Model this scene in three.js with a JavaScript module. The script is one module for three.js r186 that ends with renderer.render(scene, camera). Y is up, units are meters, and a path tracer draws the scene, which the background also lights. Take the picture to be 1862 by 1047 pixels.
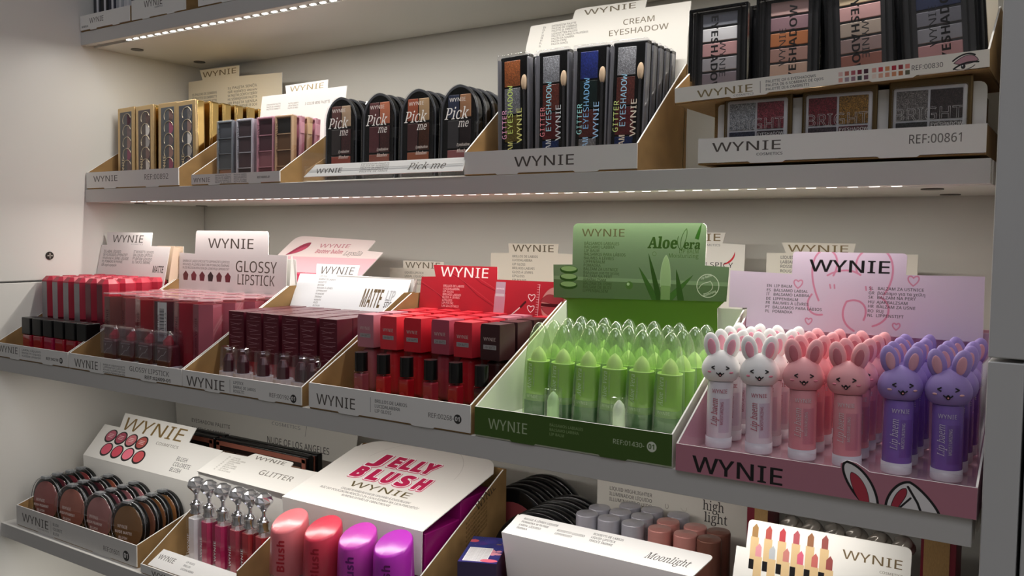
import * as THREE from 'three';
import { RoundedBoxGeometry } from 'three/addons/geometries/RoundedBoxGeometry.js';
import { mergeGeometries, mergeVertices, toCreasedNormals } from 'three/addons/utils/BufferGeometryUtils.js';
import { RectAreaLightUniformsLib } from 'three/addons/lights/RectAreaLightUniformsLib.js';

// ---------------------------------------------------------------- camera, light, exposure
const scene = new THREE.Scene();
const camera = new THREE.PerspectiveCamera(2 * Math.atan(523.5 / 1598.09) * 180 / Math.PI, 1862 / 1047, 0.02, 30);
camera.position.set(1.0563, 0.2117, 0.8029);
camera.rotation.set(-0.0615, 0.5846, 0.0096, 'YXZ');
const renderer = new THREE.WebGLRenderer({ antialias: true });
renderer.toneMapping = THREE.LinearToneMapping;
renderer.toneMappingExposure = 1.0;
renderer.shadowMap.enabled = true;
RectAreaLightUniformsLib.init();
const LED_COLOR = new THREE.Color('#fffaf3'), LED_POWER = 74, LED_LENGTH = 0.875, LED_WIDTH = 0.005;
const ROOM_COLOR = new THREE.Color('#f3f4ff'), ROOM_POWER = 2.8;
for (const [x, z] of [[0.8, 1.15], [1.75, 1.15], [1.3, 2.0]]) {          // the shop's ceiling panels (their fittings are built below)
  const l = new THREE.RectAreaLight(ROOM_COLOR, ROOM_POWER, 0.6, 0.6);
  l.position.set(x, 1.683, z); l.rotation.x = -Math.PI / 2; scene.add(l);
}

// ---------------------------------------------------------------- helpers
let seed = 7;
const rnd = () => { seed = (seed * 1664525 + 1013904223) % 4294967296; return seed / 4294967296; };
const rr = (a, b) => a + (b - a) * rnd();
const taken = {};
const numbered = (n) => { const k = taken[n] = (taken[n] ?? -1) + 1; return k ? n + '_' + String(k).padStart(3, '0') : n; };
const shade = (o) => { o.traverse((m) => { if (m.isMesh) { m.castShadow = true; m.receiveShadow = true; } }); return o; };
function thing(name, label, category, [x, y, z] = [0, 0, 0], group) {
  const o = new THREE.Group(); o.name = numbered(name); o.position.set(x, y, z); o.userData = { label, category };
  if (group) o.userData.group = group;
  scene.add(o); return o;
}
function mesh(name, geo, mat, parent) { const m = new THREE.Mesh(geo, mat); m.name = name; m.castShadow = m.receiveShadow = true; if (parent) parent.add(m); return m; }
function wpart(th, name, geo, mat) { geo.translate(-th.position.x, -th.position.y, -th.position.z); return mesh(name, geo, mat, th); }   // geometry given in world metres
const mats = new Map();
function std(color, rough = 0.5, metal = 0, extra) {
  const k = [color, rough, metal, JSON.stringify(extra ?? 0)].join();
  if (!mats.has(k)) mats.set(k, new THREE.MeshPhysicalMaterial({ color, roughness: rough, metalness: metal, ...(extra ?? {}) }));
  return mats.get(k);
}
const clear = (color = '#ffffff', rough = 0.03) => std(color, rough, 0, { transmission: 1, thickness: 0, ior: 1.45, side: THREE.DoubleSide });
const rb = (w, h, d, r = 0.001, x = 0, y = 0, z = 0, s = 2) => new RoundedBoxGeometry(w, h, d, s, Math.min(r, w / 2.02, h / 2.02, d / 2.02)).translate(x, y, z);
const bx = (w, h, d, x = 0, y = 0, z = 0) => new THREE.BoxGeometry(w, h, d).translate(x, y, z);
const cyl = (r0, r1, h, x = 0, y = 0, z = 0, n = 28, open = false) => new THREE.CylinderGeometry(r1, r0, h, n, 1, open).translate(x, y + h / 2, z);
const lathe = (pts, n = 32) => new THREE.LatheGeometry(pts.map(([r, y]) => new THREE.Vector2(Math.max(r, 1e-5), y)), n);
const tube = (pts, r, n = 12, s = 6) => new THREE.TubeGeometry(new THREE.CatmullRomCurve3(pts.map((p) => new THREE.Vector3(...p))), n, r, s);
const merge = (list) => mergeGeometries(list.map((g) => { const q = g.index ? g.toNonIndexed() : g; for (const k of Object.keys(q.attributes)) if (!['position', 'normal', 'uv'].includes(k)) q.deleteAttribute(k); q.clearGroups(); return q; }));
function loft(rings) {                                    // rings: { y, p: [[x, z], ...] }, flat faces, closed at both ends
  const pos = [], n = rings[0].p.length;
  const tri = (a, b, c) => pos.push(...a, ...b, ...c);
  const at = (k, i) => [rings[k].p[i % n][0], rings[k].y, rings[k].p[i % n][1]];
  for (let k = 0; k + 1 < rings.length; k++) for (let i = 0; i < n; i++) { tri(at(k, i), at(k, i + 1), at(k + 1, i)); tri(at(k, i + 1), at(k + 1, i + 1), at(k + 1, i)); }
  for (let i = 1; i + 1 < n; i++) { tri(at(0, 0), at(0, i + 1), at(0, i)); const t = rings.length - 1; tri(at(t, 0), at(t, i), at(t, i + 1)); }
  const g = new THREE.BufferGeometry(); g.setAttribute('position', new THREE.Float32BufferAttribute(pos, 3)); g.computeVertexNormals();
  g.setAttribute('uv', new THREE.Float32BufferAttribute(new Float32Array(pos.length / 3 * 2), 2)); return g;
}
const ngon = (n, r, turn = 0) => Array.from({ length: n }, (_, i) => { const a = turn - i * 2 * Math.PI / n; return [r * Math.cos(a), r * Math.sin(a)]; });
const octo = (a, c) => [[-a, -a + c], [-a, a - c], [-a + c, a], [a - c, a], [a, a - c], [a, -a + c], [a - c, -a], [-a + c, -a]];
const rect = (a, b = a) => [[-a, -b], [-a, b], [a, b], [a, -b]];
function rounded(pts) {                                   // [[x, y, r?], ...] -> Shape
  const s = new THREE.Shape(), n = pts.length;
  pts.forEach(([x, y, r], i) => {
    const a = pts[(i + n - 1) % n], b = pts[(i + 1) % n];
    if (!r) { i ? s.lineTo(x, y) : s.moveTo(x, y); return; }
    const toward = (q) => { const d = Math.hypot(q[0] - x, q[1] - y), k = Math.min(r / d, 0.5); return [x + (q[0] - x) * k, y + (q[1] - y) * k]; };
    const p = toward(a), q = toward(b);
    i ? s.lineTo(...p) : s.moveTo(...p); s.quadraticCurveTo(x, y, ...q);
  });
  s.closePath(); return s;
}
// a sheet of card cut to an outline (millimetres, x absolute); it stands on the line y0, z0 and leans back by deg. Groups: front print, back, cut edge
function sheet(pts, y0, z0, deg = 0, t = 0.0008) {
  const g = new THREE.ExtrudeGeometry(rounded(pts.map(([x, y, r]) => [x / 1000, y / 1000, (r ?? 0) / 1000])), { depth: t, bevelEnabled: false, curveSegments: 5 });
  g.clearGroups();
  const xs = pts.map((p) => p[0] / 1000), ys = pts.map((p) => p[1] / 1000), X = Math.min(...xs), Y = Math.min(...ys), W = Math.max(...xs) - X, H = Math.max(...ys) - Y;
  const p = g.attributes.position, nm = g.attributes.normal, sets = [[], [], []];
  for (let i = 0; i < p.count; i += 3) sets[nm.getZ(i) > 0.5 ? 0 : nm.getZ(i) < -0.5 ? 1 : 2].push(i, i + 1, i + 2);
  const order = sets.flat(), P = [], N = [], U = [];
  for (const i of order) { P.push(p.getX(i), p.getY(i), p.getZ(i)); N.push(nm.getX(i), nm.getY(i), nm.getZ(i)); U.push((p.getX(i) - X) / W, (p.getY(i) - Y) / H); }
  const q = new THREE.BufferGeometry();
  q.setAttribute('position', new THREE.Float32BufferAttribute(P, 3)); q.setAttribute('normal', new THREE.Float32BufferAttribute(N, 3)); q.setAttribute('uv', new THREE.Float32BufferAttribute(U, 2));
  let at = 0; sets.forEach((s, k) => { q.addGroup(at, s.length, k); at += s.length; });
  q.translate(0, 0, -t).rotateX(-deg * Math.PI / 180).translate(0, y0, z0);
  return q;
}
// a wall of card seen from the side: outline in (z, y) metres, thickness t towards -x from x
const wall = (pts, x, t = 0.001) => new THREE.ExtrudeGeometry(rounded(pts), { depth: t, bevelEnabled: false }).rotateY(-Math.PI / 2).translate(x, 0, 0);

// flat print: canvas in millimetres (x absolute, y up)
function print(x0, y0, x1, y1, bg, draw, S = 5, o = {}) {
  const c = document.createElement('canvas'); c.width = Math.max(8, Math.round((x1 - x0) * S)); c.height = Math.max(8, Math.round((y1 - y0) * S));
  const g = c.getContext('2d'); if (bg) { g.fillStyle = bg; g.fillRect(0, 0, c.width, c.height); }
  const X = (x) => (x - x0) * S, Y = (y) => (y1 - y) * S;
  const t = {
    g, X, Y, S,
    tx(s, x, y, h, q = {}) {
      g.save(); g.translate(X(x), Y(y)); g.rotate(-(q.r ?? 0));
      g.font = (q.b ? 'bold ' : '') + (h / 0.714 * S).toFixed(2) + 'px ' + (q.f ?? 'sans-serif');
      const m = g.measureText(s).width, k = q.w ? q.w * S / m : q.k ?? 1;
      g.scale(k, 1); if (q.i) g.transform(1, 0, -q.i, 1, 0, 0);
      const dx = q.a === 'r' ? -m : q.a === 'c' ? -m / 2 : 0;
      if (q.o) { g.strokeStyle = q.c ?? '#222'; g.lineWidth = q.o * S; g.strokeText(s, dx, 0); } else {
        if (q.halo) { g.strokeStyle = q.halo; g.lineWidth = q.hw * S; g.lineJoin = 'round'; g.strokeText(s, dx, 0); }
        if (q.fat) { g.strokeStyle = q.c; g.lineWidth = q.fat * S; g.lineJoin = 'round'; g.strokeText(s, dx, 0); }
        g.fillStyle = q.c ?? '#222'; g.fillText(s, dx, 0);
      }
      g.restore();
    },
    lines(list, x, y, h, lead, q = {}) { list.forEach((s, i) => t.tx(s, x + (q.sh ?? 0) * i, y - i * lead, h, q)); },
    rect(x, y, w, h, col) { g.fillStyle = col; g.fillRect(X(x), Y(y + h), w * S, h * S); },
    disc(x, y, r, col, ry) { g.fillStyle = col; g.beginPath(); g.ellipse(X(x), Y(y), r * S, (ry ?? r) * S, 0, 0, 7); g.fill(); },
    ring(x, y, r, w, col, a0 = 0, a1 = 7) { g.strokeStyle = col; g.lineWidth = w * S; g.beginPath(); g.arc(X(x), Y(y), r * S, a0, a1); g.stroke(); },
    path(pts, col, w, fill) { g.beginPath(); pts.forEach(([x, y], i) => i ? g.lineTo(X(x), Y(y)) : g.moveTo(X(x), Y(y))); if (fill) { g.closePath(); g.fillStyle = fill; g.fill(); } if (w) { g.strokeStyle = col; g.lineWidth = w * S; g.lineJoin = g.lineCap = 'round'; g.stroke(); } },
    curve(pts, col, w, fill) { g.beginPath(); g.moveTo(X(pts[0][0]), Y(pts[0][1])); for (let i = 1; i + 2 < pts.length + 0; i += 3) g.bezierCurveTo(X(pts[i][0]), Y(pts[i][1]), X(pts[i + 1][0]), Y(pts[i + 1][1]), X(pts[i + 2][0]), Y(pts[i + 2][1])); if (fill) { g.fillStyle = fill; g.fill(); } if (w) { g.strokeStyle = col; g.lineWidth = w * S; g.lineCap = 'round'; g.stroke(); } },
  };
  draw(t);
  const tex = new THREE.CanvasTexture(c); tex.colorSpace = THREE.SRGBColorSpace; tex.anisotropy = 8;
  return new THREE.MeshPhysicalMaterial({ map: tex, roughness: o.rough ?? 0.42, metalness: o.metal ?? 0, transparent: !bg, clearcoat: o.coat ?? 0, clearcoatRoughness: 0.15, side: bg ? THREE.FrontSide : THREE.DoubleSide });
}
const box2 = (pts) => [Math.min(...pts.map((p) => p[0])), Math.min(...pts.map((p) => p[1])), Math.max(...pts.map((p) => p[0])), Math.max(...pts.map((p) => p[1]))];
const GOLD_INK = '#7d6a45', DARK_INK = '#4a443e', INK = '#2c2a29';

// ---------------------------------------------------------------- materials
function noiseTexture(n, draw) { const d = new Uint8Array(n * n * 4); for (let i = 0; i < n * n; i++) { const v = draw(i % n, Math.floor(i / n)); d.set([v[0], v[1], v[2], 255], i * 4); } const t = new THREE.DataTexture(d, n, n); t.colorSpace = THREE.SRGBColorSpace; t.wrapS = t.wrapT = THREE.RepeatWrapping; t.magFilter = THREE.LinearFilter; t.needsUpdate = true; return t; }
const glitterTex = noiseTexture(64, () => { const v = rnd(), b = v > 0.92 ? 255 : v > 0.7 ? 220 : 85 + 90 * rnd(); return [b, b, b]; });
const kraftTex = noiseTexture(128, () => { const b = 226 + 29 * rnd() - (rnd() > 0.985 ? 40 : 0); return [b, b * 0.985, b * 0.96]; });
const boardTex = noiseTexture(128, () => { const b = 246 + 9 * rnd(); return [b, b, b]; });
const WHITE = std('#e4e2dc', 0.5), EDGE = std('#f4f2ec', 0.7);
WHITE.map = boardTex;
const LAMINATE = std('#dcdad3', 0.38), LAMINATE_EDGE = std('#c4c2bd', 0.4), SHOP = std('#d5d3cd', 0.8), GREY_LAMINATE = std('#c4c4c1', 0.4);
const KRAFT = std('#a08052', 0.8); KRAFT.map = kraftTex;
const CARDW = std('#e8e6e0', 0.5);
const BLACK = std('#0b0c0e', 0.18), BLACK_M = std('#121214', 0.5), GOLD = std('#d8b878', 0.16, 1), GOLD_FRAME = std('#cbb083', 0.38, 0.75), CHROME = std('#e6e6ea', 0.08, 1);
const CLEAR = clear(), CLEAR_S = std('#fbfbfd', 0.02, 0, { transmission: 1, thickness: 0, ior: 1.7, side: THREE.DoubleSide }), CLEAR_R = clear('#ffffff', 0.12);
const glitter = (c) => { const m = std(c, 0.3, 0.05, { clearcoat: 0.3 }); m.map = glitterTex; return m; };

// ---------------------------------------------------------------- the cabinet and the shop
const YT = 0.455, YU = 0.262, YM = 0.0643, YL = -0.1317;     // top faces of the four shelves
function structure(name, label, category) { const o = new THREE.Group(); o.name = name; o.userData = { kind: 'structure', label, category }; scene.add(o); return o; }
{
  const wb = structure('wall_back', 'white laminate back panel of the shelf unit', 'wall');
  mesh('panel', bx(1.06, 2.1, 0.018, 0.505, 0.05, -0.0095), LAMINATE, wb);
  const wl = structure('wall_left', 'white laminate side panel left of the shelves', 'wall');
  mesh('panel', rb(0.018, 0.95, 0.293, 0.0008, -0.0092, 0.15 + 0.4756, 0.1465), LAMINATE, wl);
  mesh('panel', rb(0.018, 1.15, 0.293, 0.0008, -0.0092, 0.1492 - 0.5756, 0.1465), LAMINATE, wl);
  for (const z of [0.2238, 0.0519]) {
    mesh('screw_cap', new THREE.CylinderGeometry(0.0048, 0.0048, 0.0012, 24).rotateZ(Math.PI / 2).translate(0.0004, 0.18, z), std('#3a3733', 0.35, 0.8), wl);
    mesh('screw_slot', merge([bx(0.0006, 0.0066, 0.0014, 0.0012, 0.18, z), bx(0.0006, 0.0014, 0.0066, 0.0012, 0.18, z)]), std('#b9b6ae', 0.3, 0.9), wl);
  }
  const wr = structure('wall_right', 'grey laminate upright right of the shelves', 'wall');
  mesh('panel', rb(0.0165, 0.95, 0.293, 0.0008, 1.0211, 0.15 + 0.4756, 0.1465), GREY_LAMINATE, wr);
  mesh('panel', rb(0.0165, 1.15, 0.293, 0.0008, 1.0211, 0.1492 - 0.5756, 0.1465), GREY_LAMINATE, wr);
  mesh('filler', rb(0.3, 0.95, 0.29, 0.0008, 1.181, 0.15 + 0.4756, 0.1455), GREY_LAMINATE, wr);
  mesh('filler', rb(0.3, 1.15, 0.29, 0.0008, 1.181, 0.1492 - 0.5756, 0.1455), GREY_LAMINATE, wr);
  const fl = structure('floor', 'pale shop floor', 'floor'); mesh('slab', bx(4.2, 0.05, 4.2, 0.5, -1.025, 1.4), std('#b8b2a8', 0.6), fl);
  const ce = structure('ceiling', 'white shop ceiling', 'ceiling'); mesh('slab', bx(4.2, 0.05, 4.2, 0.5, 1.725, 1.4), SHOP, ce);
  for (const [n, g] of [['wall_rear', bx(4.2, 2.7, 0.05, 0.5, 0.35, 3.2)], ['wall_shop_left', bx(0.05, 2.7, 4.2, -1.5, 0.35, 1.4)], ['wall_shop_right', bx(0.05, 2.7, 4.2, 2.5, 0.35, 1.4)], ['wall_shop_back', bx(4.2, 2.7, 0.05, 0.5, 0.35, -0.06)]])
    mesh('plaster', g, SHOP, structure(n, 'plain pale shop wall', 'wall'));
  for (const [x, z, which] of [[0.8, 1.15, 'front left'], [1.75, 1.15, 'front right'], [1.3, 2.0, 'rear']]) {
    const t = thing('ceiling_light', which + ' one of three square white ceiling light panels', 'ceiling light', [x, 1.7, z], 'ceiling light panels');
    mesh('frame', bx(0.64, 0.012, 0.64, 0, -0.006, 0), WHITE, t);
    mesh('diffuser', bx(0.6, 0.004, 0.6, 0, -0.0135, 0), new THREE.MeshStandardMaterial({ color: '#ffffff', emissive: ROOM_COLOR, emissiveIntensity: 1.0 }), t);
  }
}
const LED_GLOW = new THREE.MeshStandardMaterial({ color: '#fff4e0', emissive: LED_COLOR, emissiveIntensity: 5 });
function shelf(y, depth, x1, which, power = 1) {
  const t = thing('shelf', which, 'shelf', [0, y - 0.016, 0]);
  const z = depth - (depth < 0.2 ? 0.0125 : 0.022), gw = 0.0095, gd = 0.0022, f0 = z + gw / 2, r0 = z - gw / 2;
  mesh('board', merge([rb(x1, 0.016, depth - f0, 0.0006, x1 / 2, 0.008, (depth + f0) / 2), rb(x1, 0.016, r0 - 0.0008, 0.0006, x1 / 2, 0.008, (r0 + 0.0008) / 2), bx(x1 - 0.002, 0.016 - gd - 0.0004, gw + 0.0016, x1 / 2, gd + (0.016 - gd) / 2 - 0.0001, z)]), LAMINATE, t);
  mesh('front_edge_band', rb(x1 - 0.0004, 0.0156, 0.0006, 0.0002, x1 / 2, 0.008, depth + 0.0002), LAMINATE_EDGE, t);
  const s = new THREE.Group(); s.name = 'led_strip'; t.add(s);
  mesh('channel', bx(x1 - 0.03, 0.0008, gw - 0.001, x1 / 2, gd - 0.0006, z), std('#8d8a84', 0.5, 0.3), s);
  const n = 62, x0 = 0.08, g = rb(0.0066, 0.0008, 0.0036, 0.0003, 0, 0, 0, 1);
  for (let i = 0; i < n; i++) mesh('led', g, LED_GLOW, s).position.set(x0 + i * 0.01415, gd - 0.0017, z);
  for (const x of [0.04, x1 - 0.04]) for (const zz of [depth * 0.72, depth * 0.2]) mesh('cam_fitting', new THREE.CylinderGeometry(0.0075, 0.0075, 0.0008, 20).translate(x, -0.0004, zz), std('#57534d', 0.45, 0.5), t);
  const l = new THREE.RectAreaLight(LED_COLOR, LED_POWER * power, LED_LENGTH, LED_WIDTH);
  l.position.set(x0 + LED_LENGTH / 2 - 0.005, y - 0.016 - 0.0006, z); l.rotation.x = -Math.PI / 2; scene.add(l);
  return t;
}
shelf(YT, 0.178, 1.008, 'white shelf board at the top, bare LED strip under it', 1.3);
shelf(YU, 0.176, 1.0, 'white shelf board carrying the eyeshadow palettes');
shelf(YM, 0.288, 1.0085, 'white shelf board carrying the lipsticks and lip balms', 0.66);
shelf(YL, 0.288, 1.0085, 'white shelf board carrying the blush compacts, lowest in view');

// ---------------------------------------------------------------- display trays
// x0, x1 in mm; y shelf height; zf, zb front and back (m); hf, hb wall heights (mm)
function tray(label, o) {
  const { x0, x1, y, zf, zb, hf, hb } = o, a = x0 / 1000, b = x1 / 1000, H = hf / 1000, B = hb / 1000, inner = o.inner ?? KRAFT, out = o.outer ?? CARDW;
  const t = thing('display_tray', label, 'display tray', [(a + b) / 2, y, (zf + zb) / 2]);
  if (o.roll) t.rotation.z = o.roll;
  wpart(t, 'base', bx(b - a - 0.0024, 0.001, zf - zb - 0.0024, (a + b) / 2, y + 0.0007, (zf + zb) / 2), inner);
  if (o.deck) wpart(t, 'deck', bx(b - a - 0.0024, 0.0008, zf - zb - 0.0034, (a + b) / 2, y + o.deck / 1000 - 0.0005, (zf + zb) / 2), o.deckMat ?? CARDW);
  const fp = o.frontPts ?? [[x0, 1.5], [x0 + (x1 - x0) * 0.2, 1.5], [x0 + (x1 - x0) * 0.21, 0.3], [x0 + (x1 - x0) * 0.33, 0.3], [x0 + (x1 - x0) * 0.34, 1.5], [x0 + (x1 - x0) * 0.66, 1.5], [x0 + (x1 - x0) * 0.67, 0.3], [x0 + (x1 - x0) * 0.79, 0.3], [x0 + (x1 - x0) * 0.8, 1.5], [x1, 1.5], [x1, hf], [x0, hf]];
  wpart(t, 'front_panel', sheet(fp, y, zf, o.frontLean ?? 0, 0.001), [print(...box2(fp), o.bg ?? '#e3e1db', o.front ?? (() => {}), o.S ?? 5, { rough: 0.5 }), inner, EDGE]);
  const zs = o.zs ?? zb + (zf - zb) * 0.12, side = [[zf - 0.0011, y + 0.0002], [zf - 0.0011, y + H], [zs, y + B], [zb, y + B], [zb, y + 0.0002]];
  wpart(t, 'side_panel', wall(side, a + 0.001), o.side ?? inner); wpart(t, 'side_panel', wall(side, b), o.side ?? inner);
  const lip = 0.0004;                                     // pale cut edge along the tops of the walls
  for (const x of [a, b - 0.001]) wpart(t, 'cut_edge', tubeBar([x + 0.0005, y + H, zf - 0.0011], [x + 0.0005, y + B, zs], 0.0011, lip), EDGE);
  wpart(t, 'back_panel', bx(b - a, B - 0.0004, 0.001, (a + b) / 2, y + B / 2, zb - 0.0005), o.back ?? inner);
  for (const h of o.cards ?? []) wpart(t, h.name ?? 'header_card', sheet(h.pts, h.y, h.z, h.deg ?? 0), [h.draw ? print(...box2(h.pts), h.bg ?? '#e9e7e2', h.draw, h.S ?? 5, h) : h.mat ?? CARDW, h.backMat ?? out, EDGE]);
  return t;
}
function tubeBar(p, q, w, h) { const A = new THREE.Vector3(...p), B = new THREE.Vector3(...q), d = B.clone().sub(A), g = new THREE.BoxGeometry(w, h, d.length()); g.lookAt(d.clone().normalize()); return g.translate((A.x + B.x) / 2, (A.y + B.y) / 2, (A.z + B.z) / 2); }
const wy = (t, x, y, x1, h, c = DARK_INK, q) => t.tx('WYNIE', x, y, h, { w: x1 - x, c, ...q });
const ORD = ['first', 'second', 'third', 'fourth', 'fifth', 'sixth', 'seventh'];
const rowName = (r, n) => n === 1 ? '' : r === 0 ? 'front row' : r === n - 1 ? 'back row' : ORD[r] + ' row';
const spot = (c, r, n) => ', ' + ORD[c] + ' from left' + (n > 1 ? ', ' + rowName(r, n) : '');
const protos = new Map();
function put(key, build, name, label, category, group, [x, y, z], turn = 0, lean = 0, roll = 0) {
  if (!protos.has(key)) protos.set(key, build());
  const o = protos.get(key).clone(); o.name = numbered(name); o.userData = { label, category, group };
  o.position.set(x, y, z); o.rotation.set(lean, turn, roll, 'YXZ'); scene.add(o); return shade(o);
}
const G = () => new THREE.Group();
const letters = new Map();
function lettering(key, w, h, draw, S = 8) { if (!letters.has(key)) letters.set(key, print(0, 0, w, h, null, draw, S, { rough: 0.35 })); return letters.get(key); }
const plate = (w, h, x, y, z) => new THREE.PlaneGeometry(w, h).translate(x, y, z);
const wrap = (r, h, y, from, to, r1 = r) => new THREE.CylinderGeometry(r1, r, h, 16, 1, true, from, to - from).translate(0, y + h / 2, 0);

// ---------------------------------------------------------------- upper shelf: gold palettes
tray('white fronted brown tray holding slim gold eyeshadow palettes', {
  x0: 2, x1: 186, y: YU, zf: 0.176, zb: 0.036, hf: 21, hb: 70, zs: 0.1, roll: 0,
  front: (t) => { wy(t, 17, 9, 69, 7); t.tx('REF:00892', 121, 9, 6.3, { w: 47, c: '#5d5852' }); },
  cards: [{ y: 0.262, z: 0.0345, deg: 1, bg: '#e6dcc4', pts: [[11, 98], [11, 153], [41, 153], [35, 167], [115.5, 166], [115.4, 152], [197, 149], [197, 98]],
    draw: (t) => { wy(t, 41, 156.5, 111, 7, '#6d5a33'); t.lines(['ES PALETAS DE SOMBRAS', 'IT PALETTE DI OMBRETTI', 'EN EYESHADOW PALETTE', 'DE LIDSCHATTEN'], 19, 133, 3.1, 5.2, { w: 52, c: '#4d4636' }); t.lines(['SL PALETA SENČIL', 'GR παλέτα σκιών', 'SK PALETKA OČNÝCH TIEŇOV', 'HU SZEMHÉJPÚDER PALETTA', 'HR PALETA SJENILA', 'RO PALETĂ FARDURI DE OCHI'], 93, 136, 3.1, 4.9, { w: 58, c: '#4d4636' }); } }],
});
const goldPans = ['#8c6c66', '#9c9794', '#6a5759', '#cac5bf', '#8c4860', '#7c635d'];
function goldPalette(k, full) {
  const o = G(); mesh('case', rb(0.035, 0.102, 0.0135, 0.0012, 0, 0.051, 0), full ? GOLD_FRAME : GOLD, o);
  mesh('case_side', rb(0.0356, 0.1004, 0.010, 0.0012, 0, 0.051, -0.001), GOLD, o);
  if (!full) return o;
  const w = mesh('window', rb(0.0235, 0.0905, 0.0008, 0.0003, 0.0002, 0.051, 0.0069), std(['#4b4a4c', '#473e3c', '#44484c', '#3c3e44'][k % 4], 0.12), o);
  for (let i = 0; i < 6; i++) {
    const y = 0.013 + i * 0.0145, x = 0.0045;
    mesh('pan', new THREE.CircleGeometry(0.0078, 24, -Math.PI / 2, Math.PI).rotateZ(0).translate(x - 0.001, y, 0.00745 - i * 0.00003), std(goldPans[(i * 2 + k) % 6], 0.4), o);
    mesh('ring', new THREE.TorusGeometry(0.0083, 0.00033, 6, 22, Math.PI * 1.05).rotateZ(Math.PI * 0.1).translate(x - 0.0015, y, 0.0075), std('#d9cbb0', 0.3, 0.5), o);
  }
  mesh('lettering', plate(0.008, 0.034, -0.0045, 0.026, 0.0079), lettering('goldw', 8, 34, (t) => t.tx('WYNIE', 6.4, 3, 4.6, { r: Math.PI / 2, w: 27, c: '#d8c7a0' })), o);
  return o;
}
{
  const cx = [36.5, 75, 120.5, 157];
  for (let c = 0; c < 4; c++) for (let r = 0; r < (c === 3 ? 6 : 3); r++)
    put('gold' + c + (r ? 'b' : 'f'), () => goldPalette(c, !r), 'gold_palette', 'slim gold framed eyeshadow palette' + spot(c, r, 6), 'palette', 'slim gold palettes', [cx[c] / 1000, YU + 0.0014, 0.145 - 0.0075 - r * 0.0182], (c === 2 ? 0.02 : 0) + 0.01 * c, -0.03, [0.03, 0.03, 0.02, 0.04][c] * (r ? 0.3 : 1));
}
// ---------------------------------------------------------------- upper shelf: clear slim palettes
const SMALL = ['EYESHADOW PALETTE', 'PALETA DE SOMBRAS', 'PALETTE DI OMBRETTI', 'LIDSCHATTENPALETTE', 'PALETTE DE FARDS', 'PALETA DE SOMBRA'];
tray('low white tray with small print holding clear slim palettes', {
  x0: 209, x1: 353, y: YU, zf: 0.176, zb: 0.086, hf: 12.2, hb: 58, zs: 0.105,
  front: (t) => { wy(t, 213, 3.6, 242, 4.7); t.lines(SMALL.slice(0, 5), 250, 9.6, 1.2, 1.9, { w: 27 }); t.lines(SMALL.slice(1, 6), 281, 9.8, 1.2, 1.9, { w: 21 }); t.tx('REF:00893-01', 318.6, 5.4, 2.2, { w: 20, b: 1, c: '#55514c' }); },
  cards: [{ y: 0.264, z: 0.0965, deg: 8, bg: '#eceae6', rough: 0.2, pts: [[216, 4], [217.5, 110], [258.4, 110], [256, 120], [325.7, 121], [326.2, 111], [356.3, 111.5], [354, 4]],
    draw: (t) => { wy(t, 264, 112, 320.6, 6.3, '#8a7440'); t.lines(SMALL.slice(0, 3), 227, 98, 1.8, 2.8, { w: 24, c: '#55504a' }); t.lines(SMALL.slice(2, 5), 264, 97, 1.8, 2.8, { w: 17, c: '#55504a' }); t.tx('3 COLOR MINI PALETTE', 292, 94, 3.2, { w: 40, c: '#55504a' }); } }],
});
const slim = [['#868e94', '#54595f', ['#4f545b', '#565b60', '#5d6266', '#b0866f']], ['#c2c2c9', '#96939a', ['#44353a', '#4b383d', '#513c41', '#35252a']], ['#d29aa8', '#be788b', ['#401e29', '#5a3640', '#98646c', '#78434f']], ['#d2b08c', '#be9670', ['#201d1c', '#75553a', '#6e4e34', '#866444']]];
function slimPalette(k, full) {
  const [rim, body, pans] = slim[k], o = G();
  mesh('tray', rb(0.0262, 0.0715, 0.0052, 0.001, 0, 0.0365, -0.0016), std(body, 0.35), o);
  mesh('rim', merge([rb(0.0266, 0.0022, 0.0034, 0.0006, 0, 0.0715, 0.0016), rb(0.0022, 0.07, 0.0034, 0.0006, -0.0122, 0.0365, 0.0016), rb(0.0022, 0.07, 0.0034, 0.0006, 0.0122, 0.0365, 0.0016), rb(0.0266, 0.0022, 0.0034, 0.0006, 0, 0.0015, 0.0016)]), std(rim, 0.3), o);
  mesh('lid', rb(0.027, 0.073, 0.009, 0.0008, 0, 0.0365, 0), CLEAR_S, o);
  if (!full) { mesh('clasp', rb(0.003, 0.012, 0.006, 0.0004, 0.0125, 0.06, 0), std(rim, 0.4), o); return o; }
  for (let i = 0; i < 4; i++) mesh('pan', rb(0.0205, 0.0158, 0.0012, 0.0008, 0, 0.0615 - i * 0.0172, 0.0014), std(pans[i], 0.45), o);
  for (let i = 0; i < 3; i++) mesh('divider', bx(0.022, 0.0009, 0.0022, 0, 0.0529 - i * 0.0172, 0.0016), std(rim, 0.3), o);
  mesh('lettering', plate(0.006, 0.056, -0.008, 0.04, 0.0047), lettering('slimw', 6, 56, (t) => { t.tx('WYNIE', 4.6, 38, 3.4, { r: Math.PI / 2, w: 15, c: '#191717' }); t.tx('COSMETICS', 4, 16, 2.6, { r: Math.PI / 2, w: 15, c: '#191717' }); }), o);
  return o;
}
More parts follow.
